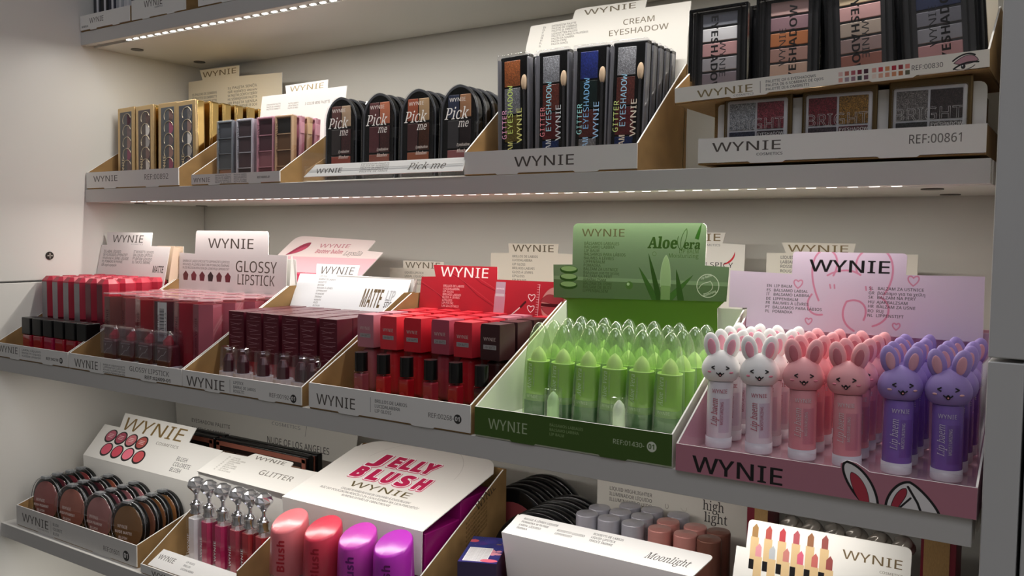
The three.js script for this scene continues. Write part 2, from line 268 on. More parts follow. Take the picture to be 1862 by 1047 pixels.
{
  const cx = [231.1, 264.1, 298.1, 327.2];
  for (let c = 0; c < 4; c++) for (let r = 0; r < (c === 3 ? 4 : 2); r++)
    put('slim' + c + (r ? 'b' + (r % 2) : 'f'), () => slimPalette(r ? (r % 2 ? 2 : 3) : c, !r), 'clear_palette', ['grey', 'silver', 'pink', 'tan'][c] + ' column slim clear eyeshadow palette' + spot(c, r, 4), 'palette', 'slim clear palettes', [cx[c] / 1000, YU + 0.0014, 0.15 - 0.0046 - r * 0.0104], 0, -0.02 - 0.015 * r * (c === 3));
}
// ---------------------------------------------------------------- upper shelf: arched palettes
{
  const t = thing('blister_tray', 'clear blister tray with white band under the arched black palettes', 'display tray', [0.49, YU, 0.135]);
  wpart(t, 'shell', merge([bx(0.2, 0.0006, 0.095, 0.49, YU + 0.0005, 0.131), bx(0.2, 0.015, 0.0006, 0.4915, YU + 0.0078, 0.178), bx(0.0006, 0.03, 0.095, 0.389, YU + 0.0155, 0.131)]), CLEAR_R);
  wpart(t, 'side_panel', wall([[0.176, YU + 0.001], [0.172, YU + 0.012], [0.105, YU + 0.048], [0.088, YU + 0.048], [0.088, YU + 0.001]], 0.388), KRAFT);
  const pts = [[393, 0], [591, 0], [591, 13.2], [405, 13.2]];
  wpart(t, 'sleeve_band', sheet(pts, YU + 0.0045, 0.1805, 22), [print(...box2(pts), '#efeeea', (p) => { wy(p, 408, 3.5, 444, 5.2); p.lines(SMALL.slice(0, 5), 467, 10.4, 1.2, 2, { w: 36, c: '#55504a' }); p.tx('Pick me', 526, 3.4, 6.6, { f: 'serif', i: 0.35, w: 44, c: '#6b655e' }); }, 6, { rough: 0.15 }), CARDW, EDGE]);
}
const pick = [['#653f3b', '#b89c7f', '#372f2e', '#784749', '#914334'], ['#653a3a', '#c27453', '#5d3135', '#764141', '#8c5040'], ['#a35437', '#b5956e', '#4c2b2b', '#7a4630', '#905236'], ['#272f46', '#a17553', '#3a383a', '#443337', '#8b5352']];
const archShape = (w, h, r) => { const s = new THREE.Shape(); s.moveTo(-w / 2 + 0.003, 0); s.lineTo(w / 2 - 0.003, 0); s.quadraticCurveTo(w / 2, 0, w / 2, 0.003); s.lineTo(w / 2, h - r); s.bezierCurveTo(w / 2, h - r * 0.35, w / 2 - r * 0.45, h, 0, h); s.bezierCurveTo(-w / 2 + r * 0.45, h, -w / 2, h - r * 0.35, -w / 2, h - r); s.lineTo(-w / 2, 0.003); s.quadraticCurveTo(-w / 2, 0, -w / 2 + 0.003, 0); return s; };
const archGeo = (w, h, r, d, b) => new THREE.ExtrudeGeometry(archShape(w - 2 * b, h - 2 * b, r), { depth: d - 2 * b, bevelEnabled: true, bevelSize: b, bevelThickness: b, bevelSegments: 2, curveSegments: 10 }).translate(0, b, -d / 2 + b);
function archPalette(k, full) {
  const o = G();
  mesh('base', archGeo(0.0415, 0.0845, 0.026, 0.0075, 0.0008).translate(0, 0, -0.0022), BLACK, o);
  mesh('lid', archGeo(0.0425, 0.0855, 0.0265, 0.0045, 0.0009).translate(0, 0, 0.0035), CLEAR_S, o);
  mesh('lid_rim', new THREE.ExtrudeGeometry((() => { const s = archShape(0.0425, 0.0855, 0.0265); s.holes.push(archShape(0.0403, 0.0832, 0.0258)); return s; })(), { depth: 0.0012, bevelEnabled: false, curveSegments: 10 }).translate(0, 0, 0.0015), std('#4a4c50', 0.12, 0, { clearcoat: 1 }), o);
  mesh('clasp', rb(0.0042, 0.010, 0.0075, 0.0006, 0.0208, 0.046, 0), CLEAR_R, o);
  mesh('clasp', rb(0.0042, 0.010, 0.0075, 0.0006, 0.0208, 0.012, 0), CLEAR_R, o);
  if (!full) return o;
  const p = pick[k], m = (c) => glitter(c);
  [[-0.0071, 0.066, 0.0125, 0.021, p[0]], [0.0067, 0.066, 0.0125, 0.021, p[1]], [-0.0071, 0.0403, 0.0125, 0.0255, p[2]], [0.0067, 0.0403, 0.0125, 0.0255, p[3]]].forEach(([x, y, w, h, c], i) => mesh('pan', rb(w, h, 0.001, 0.0008, x, y, 0.0019), i === 3 ? m(c) : std(c, 0.4), o));
  mesh('pan', rb(0.0263, 0.018, 0.001, 0.0008, -0.0002, 0.0166, 0.0019), std(p[4], 0.5), o);
  mesh('lettering', plate(0.036, 0.062, 0, 0.047, 0.006), lettering('pick', 36, 62, (t) => { wy(t, 9, 53.5, 28, 3.4, '#efe9e2'); t.tx('Pick', 3, 37.5, 10.5, { f: 'serif', i: 0.3, w: 27, c: '#f4efe9' }); t.tx('me', 19, 30, 7, { f: 'serif', i: 0.3, w: 12, c: '#f4efe9' }); t.tx('Eyeshadow', 18, 12.6, 2.6, { f: 'serif', i: 0.3, w: 15, c: '#e8ddd5' }); t.tx('Blusher', 18, 6.8, 3, { f: 'serif', i: 0.3, w: 14, c: '#e8ddd5' }); }), o);
  return o;
}
[411, 463, 512.5, 561.5].forEach((x, c) => { for (let r = 0; r < (c === 3 ? 4 : 3); r++) put('arch' + (r ? 'b' : c), () => archPalette(c, !r), 'arched_palette', 'black arch-topped palette' + spot(c, r, 4), 'palette', 'arched black palettes', [x / 1000, YU + 0.0012, 0.15 - 0.005 - r * 0.0135], 0, -0.02); });

// ---------------------------------------------------------------- upper shelf: glitter palettes
tray('brown tray with plain white front holding glitter palettes', {
  x0: 590, x1: 757, y: YU, zf: 0.1765, zb: 0.08, hf: 21, hb: 97, zs: 0.082,
  front: (t) => wy(t, 642.5, 6.5, 702, 8.3),
  cards: [{ y: 0.264, z: 0.0865, deg: 3, bg: '#e4e1da', pts: [[591, 3], [591, 126], [596, 147], [641.8, 148], [644.3, 156, 2], [652.5, 157], [717.1, 156], [715.7, 149], [758.7, 149], [757, 120], [757, 3]],
    draw: (t) => { wy(t, 653.7, 150, 707.5, 4.7, '#5d5037'); t.lines(['EN', 'ES', 'IT', 'DE', 'FR', 'PT', 'PL', 'SL'], 610, 143, 1.7, 2.45, { c: '#45403a', sh: -0.6 }); t.lines(['EYESHADOW PALETTE', 'PALETAS DE SOMBRAS', 'PALETTE DI OMBRETTI', 'LIDSCHATTEN-PALETTE', 'PALETTE DE FARDS À PAUPIÈRES', 'PALETA DA SOMBRA', 'PALETA CIENI', 'PALETA SENČIL'], 619.5, 143.4, 1.7, 2.45, { k: 1.15, c: '#45403a' }); t.tx('CREAM', 694, 136, 5, { w: 32, c: '#5d5037' }); t.tx('EYESHADOW', 679.8, 127.6, 5, { w: 59, c: '#5d5037' }); } }],
});
const glit = [['#e0834c', '#c9cbd2', '#a89544', '#2d3039'], ['#d7dae0', '#a55446', '#963539', '#2a4f99'], ['#3a4eb2', '#1f3d3b', '#924841', '#c2c4c8'], ['#e2e4e9', '#9e544b', '#97383f', '#294893']];
function glitterPalette(k, full) {
  const o = G();
  mesh('base', rb(0.0322, 0.1062, 0.006, 0.0012, 0, 0.0533, -0.0024), BLACK, o);
  mesh('lid', rb(0.0332, 0.1075, 0.0062, 0.0014, 0, 0.0537, 0.0026), CLEAR_S, o);
  mesh('hinge', merge([bx(0.0016, 0.1, 0.007, 0.0155, 0.053, 0.0006), bx(0.0016, 0.1, 0.007, -0.0155, 0.053, 0.0006)]), std('#7c7d82', 0.12, 0.2), o);
  if (!full) return o;
  for (let i = 0; i < 4; i++) mesh('pan', rb(0.0165, 0.0228, 0.001, 0.001, -0.003, 0.0905 - i * 0.0243, 0.0008), glitter(glit[k][i]), o);
  const ap = mesh('applicator', cyl(0.0012, 0.0012, 0.065, 0.0108, 0.01, 0.0028, 12), std('#2a2a2c', 0.3), o);
  mesh('sponge_tip', new THREE.SphereGeometry(0.0031, 14, 10).scale(1, 2.3, 0.6).translate(0.0108, 0.081, 0.0028), std('#e2c6a2', 0.9), ap);
  mesh('lettering', plate(0.024, 0.092, 0.001, 0.05, 0.006), lettering('glit' + k, 24, 92, (t) => { const c = [['#dfe08a', '#c9e07a', '#e3a4c4'], ['#c9d0d4', '#9fd8e6', '#e08a90'], ['#9fc9ee', '#7fb9e6', '#9fe0e0'], ['#e0d6c4', '#9fd0ea', '#cde08a']][k]; t.tx('CREAM', 11.5, 3, 5.2, { r: Math.PI / 2, w: 23, f: 'monospace', c: c[0] }); t.tx('EYESHADOW', 11.5, 32, 5.2, { r: Math.PI / 2, w: 43, f: 'monospace', c: c[1] }); t.tx('GITTER', 5, 28, 4.6, { r: Math.PI / 2, w: 26, f: 'monospace', c: c[2] }); t.tx('WYNIE', 21, 24, 5, { r: Math.PI / 2, w: 31, c: c[0] }); }), o);
  return o;
}
[623.5, 662.5, 698, 731.5].forEach((x, c) => { for (let r = 0; r < (c === 3 ? 5 : 3); r++) put('glit' + c + (r ? 'b' : ''), () => glitterPalette(c, !r), 'glitter_palette', 'clear lidded glitter eyeshadow palette' + spot(c, r, 5), 'palette', 'glitter palettes', [x / 1000, YU + 0.0014, 0.15 - 0.006 - r * 0.0124], 0, -0.02, [0.03, 0.015, -0.005, -0.02][c]); });

// ---------------------------------------------------------------- upper shelf: bright palettes and, on top of their box, the black palettes
tray('white tray holding three bronze framed glitter palettes', {
  x0: 807, x1: 997, y: YU + 0.002, zf: 0.177, zb: 0.07, hf: 19.5, hb: 19.6, zs: 0.08,
  front: (t) => { wy(t, 817.7, 9.3, 869.5, 6.6); t.tx('COSMETICS', 851, 5.6, 1.8, { w: 19 }); t.tx('REF:00861', 951.5, 8.9, 5.6, { w: 33, c: '#5d5852' }); },
  cards: [{ name: 'insert_card', y: YU + 0.003, z: 0.1625, deg: 0, mat: CARDW, pts: [[816.5, 0], [816.5, 44.5, 3], [995, 47.5, 6], [995, 0]] }],
});
const duo = [['#d9dce0', '#c05464', '#505671', '#523e4a'], ['#a53444', '#cf983e', '#6a5963', '#903c48'], ['#a9a19d', '#574948', '#4f4e50', '#bdb6b0']];
[847.5, 904.6, 962].forEach((x, c) => {
  const o = thing('duo_palette', ['silver and rose', 'burgundy and gold', 'grey and charcoal'][c] + ' glitter eyeshadow palette with bronze frame', 'palette', [x / 1000, YU + 0.0042, 0.165], 'glitter duo palettes');
  mesh('frame', rb(0.0505, 0.0505, 0.003, 0.004, 0, 0.0254, 0, 3), std('#6d5a3a', 0.3, 0.6), o);
  mesh('tray', rb(0.0445, 0.0445, 0.004, 0.0025, 0, 0.0225, 0.0012), std('#c9c9cc', 0.15), o);
  for (let i = 0; i < 4; i++) mesh('pan', rb(0.0192, 0.0192, 0.001, 0.0008, (i % 2 ? 1 : -1) * 0.0103, i < 2 ? 0.0325 : 0.012, 0.0034), glitter(duo[c][i]), o);
  mesh('lid', rb(0.0455, 0.0455, 0.003, 0.002, 0, 0.0225, 0.0035), CLEAR, o);
  mesh('lettering', plate(0.046, 0.016, 0, 0.0245, 0.0052), lettering('bright', 46, 16, (t) => { t.tx('BRIGHT', 1.5, 5.6, 8.4, { w: 42, o: 0.16, c: '#f2f0ec' }); t.tx('EYESHADOW', 24.5, 1.5, 2.2, { w: 19, c: '#f2f0ec' }); }), o);
});
{
  const b = thing('support_carton', 'plain brown carton under the upper black palette tray', 'carton', [0.9, YU + 0.0035, 0.118]);
  mesh('carton', rb(0.176, 0.0462, 0.08, 0.0008, 0, 0.0235, 0), KRAFT, b);
}
const ROLL = 0.034, UPY = 0.3135, UX = 0.8925, rot = (x, y) => [UX + (x - UX) * Math.cos(ROLL) - (y - UPY) * Math.sin(ROLL), UPY + (x - UX) * Math.sin(ROLL) + (y - UPY) * Math.cos(ROLL)];
tray('upper white tray with printed eye, holding black six pan palettes', {
  x0: 787.5, x1: 997, y: UPY, zf: 0.1765, zb: 0.075, hf: 12.4, hb: 55, zs: 0.1, roll: ROLL, S: 7, bg: '#e9e5da',
  front: (t) => {
    wy(t, 805, 3.4, 848, 5.2, '#85754f'); t.tx('COSMETICS', 833, 1.2, 1.5, { w: 15, c: '#777' }); t.rect(852.5, 1.6, 0.4, 8.4, '#77736c');
    t.lines(['PALETTE OF 6 EYESHADOWS', 'PALETA DE 6 SOMBRAS DE OJOS', 'PALETTE DI 6 OMBRETTI'], 856.5, 8, 1.9, 2.7, { k: 1.05 });
    ['#d9b4ac', '#b06a5c', '#a8565c', '#7c2436', '#451e2e', '#d59a8c', '#9c8a90', '#93717c', '#3d4440', '#6f4a57'].forEach((c, i) => t.rect(906.5 + (i % 5) * 4.1, i < 5 ? 6.4 : 2.4, 2.7, 2.9, c));
    ['#dc9c8e', '#c8404a', '#cf8d5c', '#b0293c', '#8c2b33', '#d98a7c', '#e6d3c4', '#dca890', '#d99a80', '#cf8f68', '#b0683c', '#5d5a44'].forEach((c, i) => t.rect(928 + (i % 6) * 4.1, i < 6 ? 6.4 : 2.4, 2.7, 2.9, c));
    t.tx('REF:00830', 952, 4.6, 3.2, { w: 19, c: '#3d3a36' });
    t.curve([[977, 6], [982, 10.5], [988, 12.5], [991, 6.6], [987, 4.2], [981, 4], [977, 6]], '#111', 0.3, '#b58a93');
    t.curve([[976.5, 7.5], [980, 10.5], [985, 12.6], [989, 10]], '#111', 0.9); t.curve([[977, 2.4], [980, 5], [985, 6.4], [991, 5.4]], '#111', 1); t.disc(982.4, 3.4, 1.3, '#222', 1.5); t.disc(982, 3.9, 0.4, '#eee'); t.curve([[977, 2.4], [981, 0.6], [986, 1], [989, 3.6]], '#111', 0.4);
  },
  cards: [{ y: UPY + 0.002, z: 0.084, pts: [[790, 0], [790, 84], [994, 84], [994, 0]], bg: '#e4dccb', draw: (t) => { for (let i = 0; i < 12; i++) t.rect(852 + (i % 3) * 7, 62 + Math.floor(i / 3) * 5, 6, 4, ['#a52a2c', '#c65f4a', '#8c2430', '#d08070'][(i * 5 + 1) % 4]); } }],
});
const six = [['#1e2a44', '#7d757c', '#a3a1a4', '#c69a98', '#dedede', '#8a8d94'], ['#e0b0aa', '#b59b8a', '#a27f74', '#b06f45', '#8e7076', '#c9a7a0'], ['#5c4a45', '#8d5e52', '#8f7a76', '#a99a8c', '#c99e9a', '#d8c3a0'], ['#d8d8da', '#bb8f90', '#8e8e94', '#74747c', '#2a3350', '#4a4d58']];
function sixPalette(k, full) {
  const o = G();
  mesh('base', rb(0.0455, 0.0735, 0.0075, 0.002, 0, 0.0368, -0.003), BLACK_M, o);
  mesh('lid', rb(0.0462, 0.0745, 0.0048, 0.002, 0, 0.0372, 0.0034), CLEAR_S, o);
  mesh('lid_rim', merge([bx(0.0462, 0.0012, 0.005, 0, 0.0738, 0.0032), bx(0.0014, 0.073, 0.005, -0.0226, 0.0372, 0.0032), bx(0.0014, 0.073, 0.005, 0.0226, 0.0372, 0.0032), bx(0.0008, 0.07, 0.003, 0.0175, 0.0372, 0.003), bx(0.0008, 0.07, 0.003, -0.0175, 0.0372, 0.003)]), BLACK, o);
  if (!full) return o;
  six[k].forEach((c, i) => mesh('pan', rb(0.0275, 0.0098, 0.001, 0.0005, 0, 0.0085 + i * 0.0114, 0.001), std(c, 0.4, 0.15), o));
  mesh('lettering', plate(0.024, 0.066, 0, 0.037, 0.0061), lettering('six' + (k % 2), 24, 66, (t) => { const f = k % 2 ? 1 : -1, r = f * Math.PI / 2; if (f > 0) { t.tx('EYESHADOW', 19, 2, 5.4, { r, w: 60, b: 1, c: '#101012' }); t.tx('WYNIE', 11, 18, 4.6, { r, w: 28, c: '#26262a' }); } else { t.tx('EYESHADOW', 7, 64, 5.4, { r, w: 60, b: 1, c: '#101012' }); t.tx('WYNIE', 14, 44, 4.6, { r, w: 28, c: '#26262a' }); } }), o);
  return o;
}
[810, 863, 915, 966].forEach((x, c) => { for (let r = 0; r < 2; r++) { const [px, py] = rot(x / 1000 + r * 0.004, UPY + 0.0016); put('six' + (r ? 'b' : c), () => sixPalette(c, !r), 'six_pan_palette', 'black six pan eyeshadow palette' + spot(c, r, 2), 'palette', 'black six pan palettes', [px, py, 0.15 - 0.006 - r * 0.0145], 0, -0.03, ROLL + [-0.02, -0.02, 0.03, 0.05][c]); } });

// ---------------------------------------------------------------- top shelf: what shows of its trays
tray('white eyeliner tray at the left end of the top shelf', { x0: 2, x1: 104, y: YT, zf: 0.18, zb: 0.06, hf: 19, hb: 50, front: (t) => { wy(t, 22, 8, 52, 6.2); t.tx('REF:00702-01', 5, 4, 2.2, { w: 14, b: 1 }); } });
for (let i = 0; i < 6; i++) { const o = thing('eyeliner_carton', ['dark grey', 'black', 'navy', 'silver grey', 'pale grey', 'charcoal'][i] + ' eyeliner carton standing in the top shelf tray', 'carton', [0.012 + i * 0.0158, YT + 0.0014, 0.157], 'eyeliner cartons'); mesh('carton', rb(0.0142, 0.11, 0.0142, 0.0006, 0, 0.055, 0), std(['#33353a', '#111215', '#1b2233', '#a8abb0', '#c9c9cc', '#3c3c40'][i], 0.35), o); mesh('label', bx(0.004, 0.03, 0.0002, 0.002, 0.03, 0.0072), std('#d7d7d9', 0.5), o); }
tray('plain white tray second from left on the top shelf', { x0: 106, x1: 206, y: YT, zf: 0.1785, zb: 0.05, hf: 24, hb: 24, S: 4, front: (t) => { wy(t, 130, 13, 165, 7); t.tx('COSMETICS', 150, 10, 1.8, { w: 15 }); } });
tray('white liquid eyeliner tray third on the top shelf', { x0: 228, x1: 420, y: YT, zf: 0.1785, zb: 0.05, hf: 24, hb: 40, S: 4, front: (t) => { t.lines(['EYELINER LIQUID', 'DELINEADOR LÍQUIDO'], 236, 7, 2.6, -4.6, { w: 40 }); wy(t, 320, 8, 370, 8); } });
// ================================================================ middle shelf
// ---------------------------------------------------------------- liquid lipsticks
const frontText = (t, x, x1, y, h, list, lx, ly, lh, lead, lw) => { wy(t, x, y, x1, h); t.rect(lx - 4.6, ly - lead * 2 - 0.6, 0.35, lead * 2 + lh + 1.4, '#6d6963'); t.lines(list, lx, ly, lh, lead, lw ? { w: lw } : {}); };
const badge = (t, x, y, r, s, bg = '#2c2a28', fg = '#e9e7e2') => { t.disc(x, y, r, bg); t.tx(s, x, y - r * 0.45, r * 0.95, { a: 'c', c: fg, b: 1 }); };
const gusset = (y, h, z0, z1, zt) => [[z0, y], [zt, y + h], [zt - 0.002, y + h], [z1, y]];
function mid(label, x0, x1, o) { return tray(label, { x0, x1, y: YM, zf: 0.2895, zb: 0.142, hf: 17, hb: 90, zs: 0.158, deck: 8, deckMat: o.inner ?? KRAFT, ...o }); }
const wing = (t, x, pts, mat = CARDW) => wpart(t, 'header_wing', wall(pts, x, 0.0008), mat);
{
  const t = mid('tray of red liquid lipsticks with a card marked MATTE', 1.5, 151, {
    front: (t) => { frontText(t, 7, 50, 6.5, 7.4, ['LABIAL LÍQUIDO', 'ROSSETTI LIQUIDI', 'FLÜSSIGER LIPPENSTIFT'], 58, 11.5, 2, 3.4, 40); t.tx('REF:00218', 108, 5.6, 3, { w: 25, b: 1, c: '#45413c' }); badge(t, 138, 7, 3.2, '01'); },
    cards: [{ y: 0.155, z: 0.165, deg: 12, pts: [[1.5, -20], [1.5, 38.7], [14, 38.8], [8.2, 55], [103, 55.2], [104.2, 38.7], [142.2, 38.4], [142, -20]], bg: '#e3dfdc',
      draw: (t) => { wy(t, 22.4, 42.4, 88.2, 9.2); t.tx('COSMETICS', 64, 39.6, 1.6, { w: 24, c: '#999' }); t.lines(['ES LABIAL LÍQUIDO', 'DE FLÜSSIGER LIPPENSTIFT', 'FR ROUGE À LÈVRES LIQUIDE', 'PL POMADKI W PŁYNIE', 'GR υγρό κραγιόν'], 8.5, 29, 3.1, 4.3, { k: 0.98 }); t.lines(['IT ROSSETTI LIQUIDI', 'EN LIQUID LIPSTICK', 'PT BATOM LÍQUIDO', 'SL TEKOČE ŠMINKE'], 72, 29.4, 3.1, 4.3, { k: 1 }); t.tx('MATTE', 115.5, 6.5, 8.4, { w: 21.5, b: 1, c: '#3a3430' }); } },
    { name: 'header_back', y: 0.152, z: 0.144, deg: -1, mat: std('#d8bfa6', 0.6), pts: [[100, 0], [100, 41], [150, 41], [150, 0]] }],
  });
  wing(t, 0.1505, [[0.166, 0.15], [0.158, 0.193], [0.146, 0.19], [0.1435, 0.15]], std('#d8bfa6', 0.6));
}
const REDBOX = ['#b0283c', '#b22c40', '#ad2439', '#b83044', '#a82338', '#b5293d'];
function redBox(k, strip) {
  const o = G(), a = 0.0104, c = 0.0048, col = REDBOX[k];
  mesh('cap', loft([{ y: 0.036, p: octo(a, c) }, { y: 0.0785, p: octo(a, c) }, { y: 0.0835, p: octo(a - 0.0042, c * 0.5) }]), std(col, 0.38), o);
  mesh('sleeve', loft([{ y: 0, p: octo(a - 0.0006, c) }, { y: 0.0362, p: octo(a - 0.0006, c) }]), std('#6a1424', 0.2), o);
  if (strip) mesh('label_strip', bx(0.0112, 0.05, 0.0003, 0, 0.052, a + 0.0001), std('#8d8587', 0.25, 0.1), o);
  else mesh('label_strip', bx(0.0112, 0.05, 0.0003, 0, 0.052, a + 0.0001), std('#7a2a38', 0.25), o);
  return o;
}
for (let c = 0; c < 6; c++) for (let r = 0; r < 4; r++)
  put('red' + c + (!r && c < 4), () => redBox(c, c < 4 && !r), 'liquid_lipstick_carton', 'faceted red liquid lipstick carton' + spot(c, r, 4), 'lipstick', 'red faceted cartons', [0.0145 + c * 0.0229, YM + 0.0085, 0.228 - r * 0.0205], -0.03, 0, 0);
for (let c = 0; c < 6; c++) {
  const o = thing('lipstick_tester', 'short red liquid lipstick tester with black cap' + spot(c, 0, 1), 'lipstick', [0.0312 + c * 0.02272, YM + 0.0085, 0.262], 'black capped testers');
  mesh('bottle', rb(0.0178, 0.0178, 0.0165, 0.0022, 0, 0.0089, 0), std(['#a3172f', '#a8162c', '#b01c4a', '#aa1a30', '#a11830', '#9c162c'][c], 0.12, 0, { clearcoat: 1 }), o);
  mesh('cap', rb(0.0182, 0.0195, 0.017, 0.001, 0, 0.0275, 0), std('#0a0a0b', 0.3), o);
}
// ---------------------------------------------------------------- glossy lipsticks
{
  const t = mid('tray of clear pink lipsticks with a GLOSSY LIPSTICK card', 153, 344, {
    front: (t) => { frontText(t, 163.5, 207.5, 3.4, 8.4, ['BARRA DE LABIOS/ROSSETTI', 'LIPPENSTIFT/LIPSTICK', 'ROUGES À LÈVRES/BATOM', 'POMADKI/ŠMINKE/ΚΡΑΓΙΟΝ'], 216, 9.4, 1.7, 2.6, 38); t.tx('GLOSSY LIPSTICK', 261, 8, 4.6, { w: 64, c: '#4a453f' }); t.tx('REF:02409-01', 286, 2.4, 3.4, { w: 42, b: 1, c: '#3a3632' }); },
    cards: [{ y: 0.125, z: 0.1555, deg: 3, bg: '#c9c2c1', pts: [[154.5, -30], [153.4, 61], [182.2, 60.1, 1], [182.8, 87.3, 4], [306.6, 87.1, 4], [307.4, 61.7, 1], [337, 61.4], [337, -30]],
      draw: (t) => { wy(t, 205, 67.4, 284.7, 11, '#3f342e'); t.lines(['BARRA DE LABIOS/ROSSETTI/LIPPENSTIFT/LIPSTICK', 'ROUGES À LÈVRES/BATOM/POMADKI/ŠMINKE', 'RUŽE/RÚZSOK/ΚΡΑΓΙΟΝ/ZA USNE/RUJ/LIPPENSTIFT'], 160.1, 50.3, 2.5, 4, { w: 84, c: '#4f4644' }); ['#5b2028', '#6d2a34', '#63242e', '#2a2022', '#5c2a30', '#66202c'].forEach((c, i) => { const x = 166.2 + i * 15.1, y = 33.6; t.path([[x, y + 6.6], [x + 5, y + 2], [x + 3.6, y - 4.6], [x - 3.6, y - 4.6], [x - 5, y + 2]], c, 0, c); }); t.tx('GLOSSY', 253.8, 41.5, 12.2, { w: 68, c: '#4a3e36' }); t.tx('LIPSTICK', 257, 27.5, 11.2, { w: 62, c: '#4a3e36' }); } },
    { name: 'header_back', y: 0.14, z: 0.1435, deg: -3, pts: [[200, 0], [200, 42], [343, 42], [343, 0]] }],
  });
  wing(t, 0.3435, [[0.157, 0.126], [0.152, 0.186], [0.1505, 0.186], [0.1425, 0.126]]);
}
const GLOSSY = ['#7d4a46', '#95585a', '#9c1826', '#4f1526', '#991b33', '#a35a6a'];
function glossyStick(col) {
  const o = G();
  mesh('tube', loft([{ y: 0, p: ngon(6, 0.0135, 0.26) }, { y: 0.0665, p: ngon(6, 0.0135, 0.26) }]), std(col, 0.3), o);
  mesh('case', loft([{ y: 0.0165, p: ngon(6, 0.0146, 0.26) }, { y: 0.0698, p: ngon(6, 0.0146, 0.26) }, { y: 0.0708, p: ngon(6, 0.0138, 0.26) }]), clear('#fff4f4', 0.06), o);
  mesh('rim', loft([{ y: 0.0694, p: ngon(6, 0.01475, 0.26) }, { y: 0.07, p: ngon(6, 0.01475, 0.26) }, { y: 0.0709, p: ngon(6, 0.0141, 0.26) }, { y: 0.0709, p: ngon(6, 0.0134, 0.26) }, { y: 0.0694, p: ngon(6, 0.0134, 0.26) }].slice(0, 4)), std('#e6b8bc', 0.12, 0, { transmission: 0.55, thickness: 0 }), o);
  mesh('lettering', plate(0.006, 0.05, 0.0005, 0.035, 0.0142), lettering('glossy', 6, 50, (t) => { t.tx('WYNIE', 4.8, 26, 3.2, { r: Math.PI / 2, w: 18, c: '#5a2530' }); t.tx('GLOSSY LIPSTICK', 4.4, 2, 2.2, { r: Math.PI / 2, w: 22, c: '#5a2530' }); }), o);
  return o;
}
for (let r = 0; r < 4; r++) for (let c = 0; c < 6; c++) {
  const col = r === 0 ? c : c === 5 ? 5 : [1, 5, 2, 5, 1, 5][(c + r) % 6];
  const o = put('glossy' + col, () => glossyStick(GLOSSY[col]), 'glossy_lipstick', 'hexagonal clear cased glossy lipstick' + spot(c, r, 4), 'lipstick', 'hexagonal glossy lipsticks', [0.1685 + c * 0.0315 - r * 0.0005, YM + 0.0085, 0.2465 - r * 0.0272 - (c < 2 ? 0.004 : 0)], rr(-0.12, 0.12), -0.02, rr(-0.015, 0.015));
  if (!r && c === 3) mesh('barcode_label', plate(0.0118, 0.04, 0.0052, 0.046, 0.0142).rotateY(0.1), print(0, 0, 12, 40, '#d9d7d4', (t) => { for (let i = 0; i < 26; i++) t.rect(2.4, 4 + i * 1.15, 6, 0.3 + 0.5 * ((i * 7) % 3) / 2, '#222'); t.tx('0 84125', 11, 6, 1.6, { r: Math.PI / 2, w: 24 }); }, 8), o);
}
for (let c = 0; c < 4; c++) {
  const o = thing('glossy_tester', 'short clear capped glossy lipstick tester' + spot(c, 0, 1), 'lipstick', [0.2036 + c * 0.0304, YM + 0.0085, 0.2685], 'clear capped glossy testers');
  mesh('case', rb(0.0288, 0.0405, 0.0192, 0.005, 0, 0.0203, 0, 3), CLEAR_S, o);
  mesh('case_inner', rb(0.0262, 0.0375, 0.0166, 0.004, 0, 0.0203, 0, 3), CLEAR_S, o);
  mesh('holder', rb(0.0215, 0.023, 0.0145, 0.003, 0, 0.0145, 0), std('#531a26', 0.2), o);
  mesh('base', rb(0.0255, 0.0048, 0.0165, 0.002, 0, 0.0028, 0), std('#c9c6cc', 0.3), o);
  mesh('bullet', loft([{ y: 0.025, p: ngon(10, 0.0052) }, { y: 0.0298, p: ngon(10, 0.0052) }, { y: 0.0355, p: ngon(10, 0.0016).map(([x, z]) => [x + 0.0028, z]) }]), std('#a02438', 0.35), o);
  mesh('lettering', plate(0.02, 0.02, 0, 0.017, 0.0074), lettering('tst', 20, 20, (t) => { t.path([[2, 16], [18, 16]], '#c9b9bd', 0.4); t.path([[3, 4], [9, 9], [12, 9], [17, 14]], '#c9b9bd', 0.4); t.tx('P', 4, 11, 3, { c: '#c9b9bd' }); }), o);
}
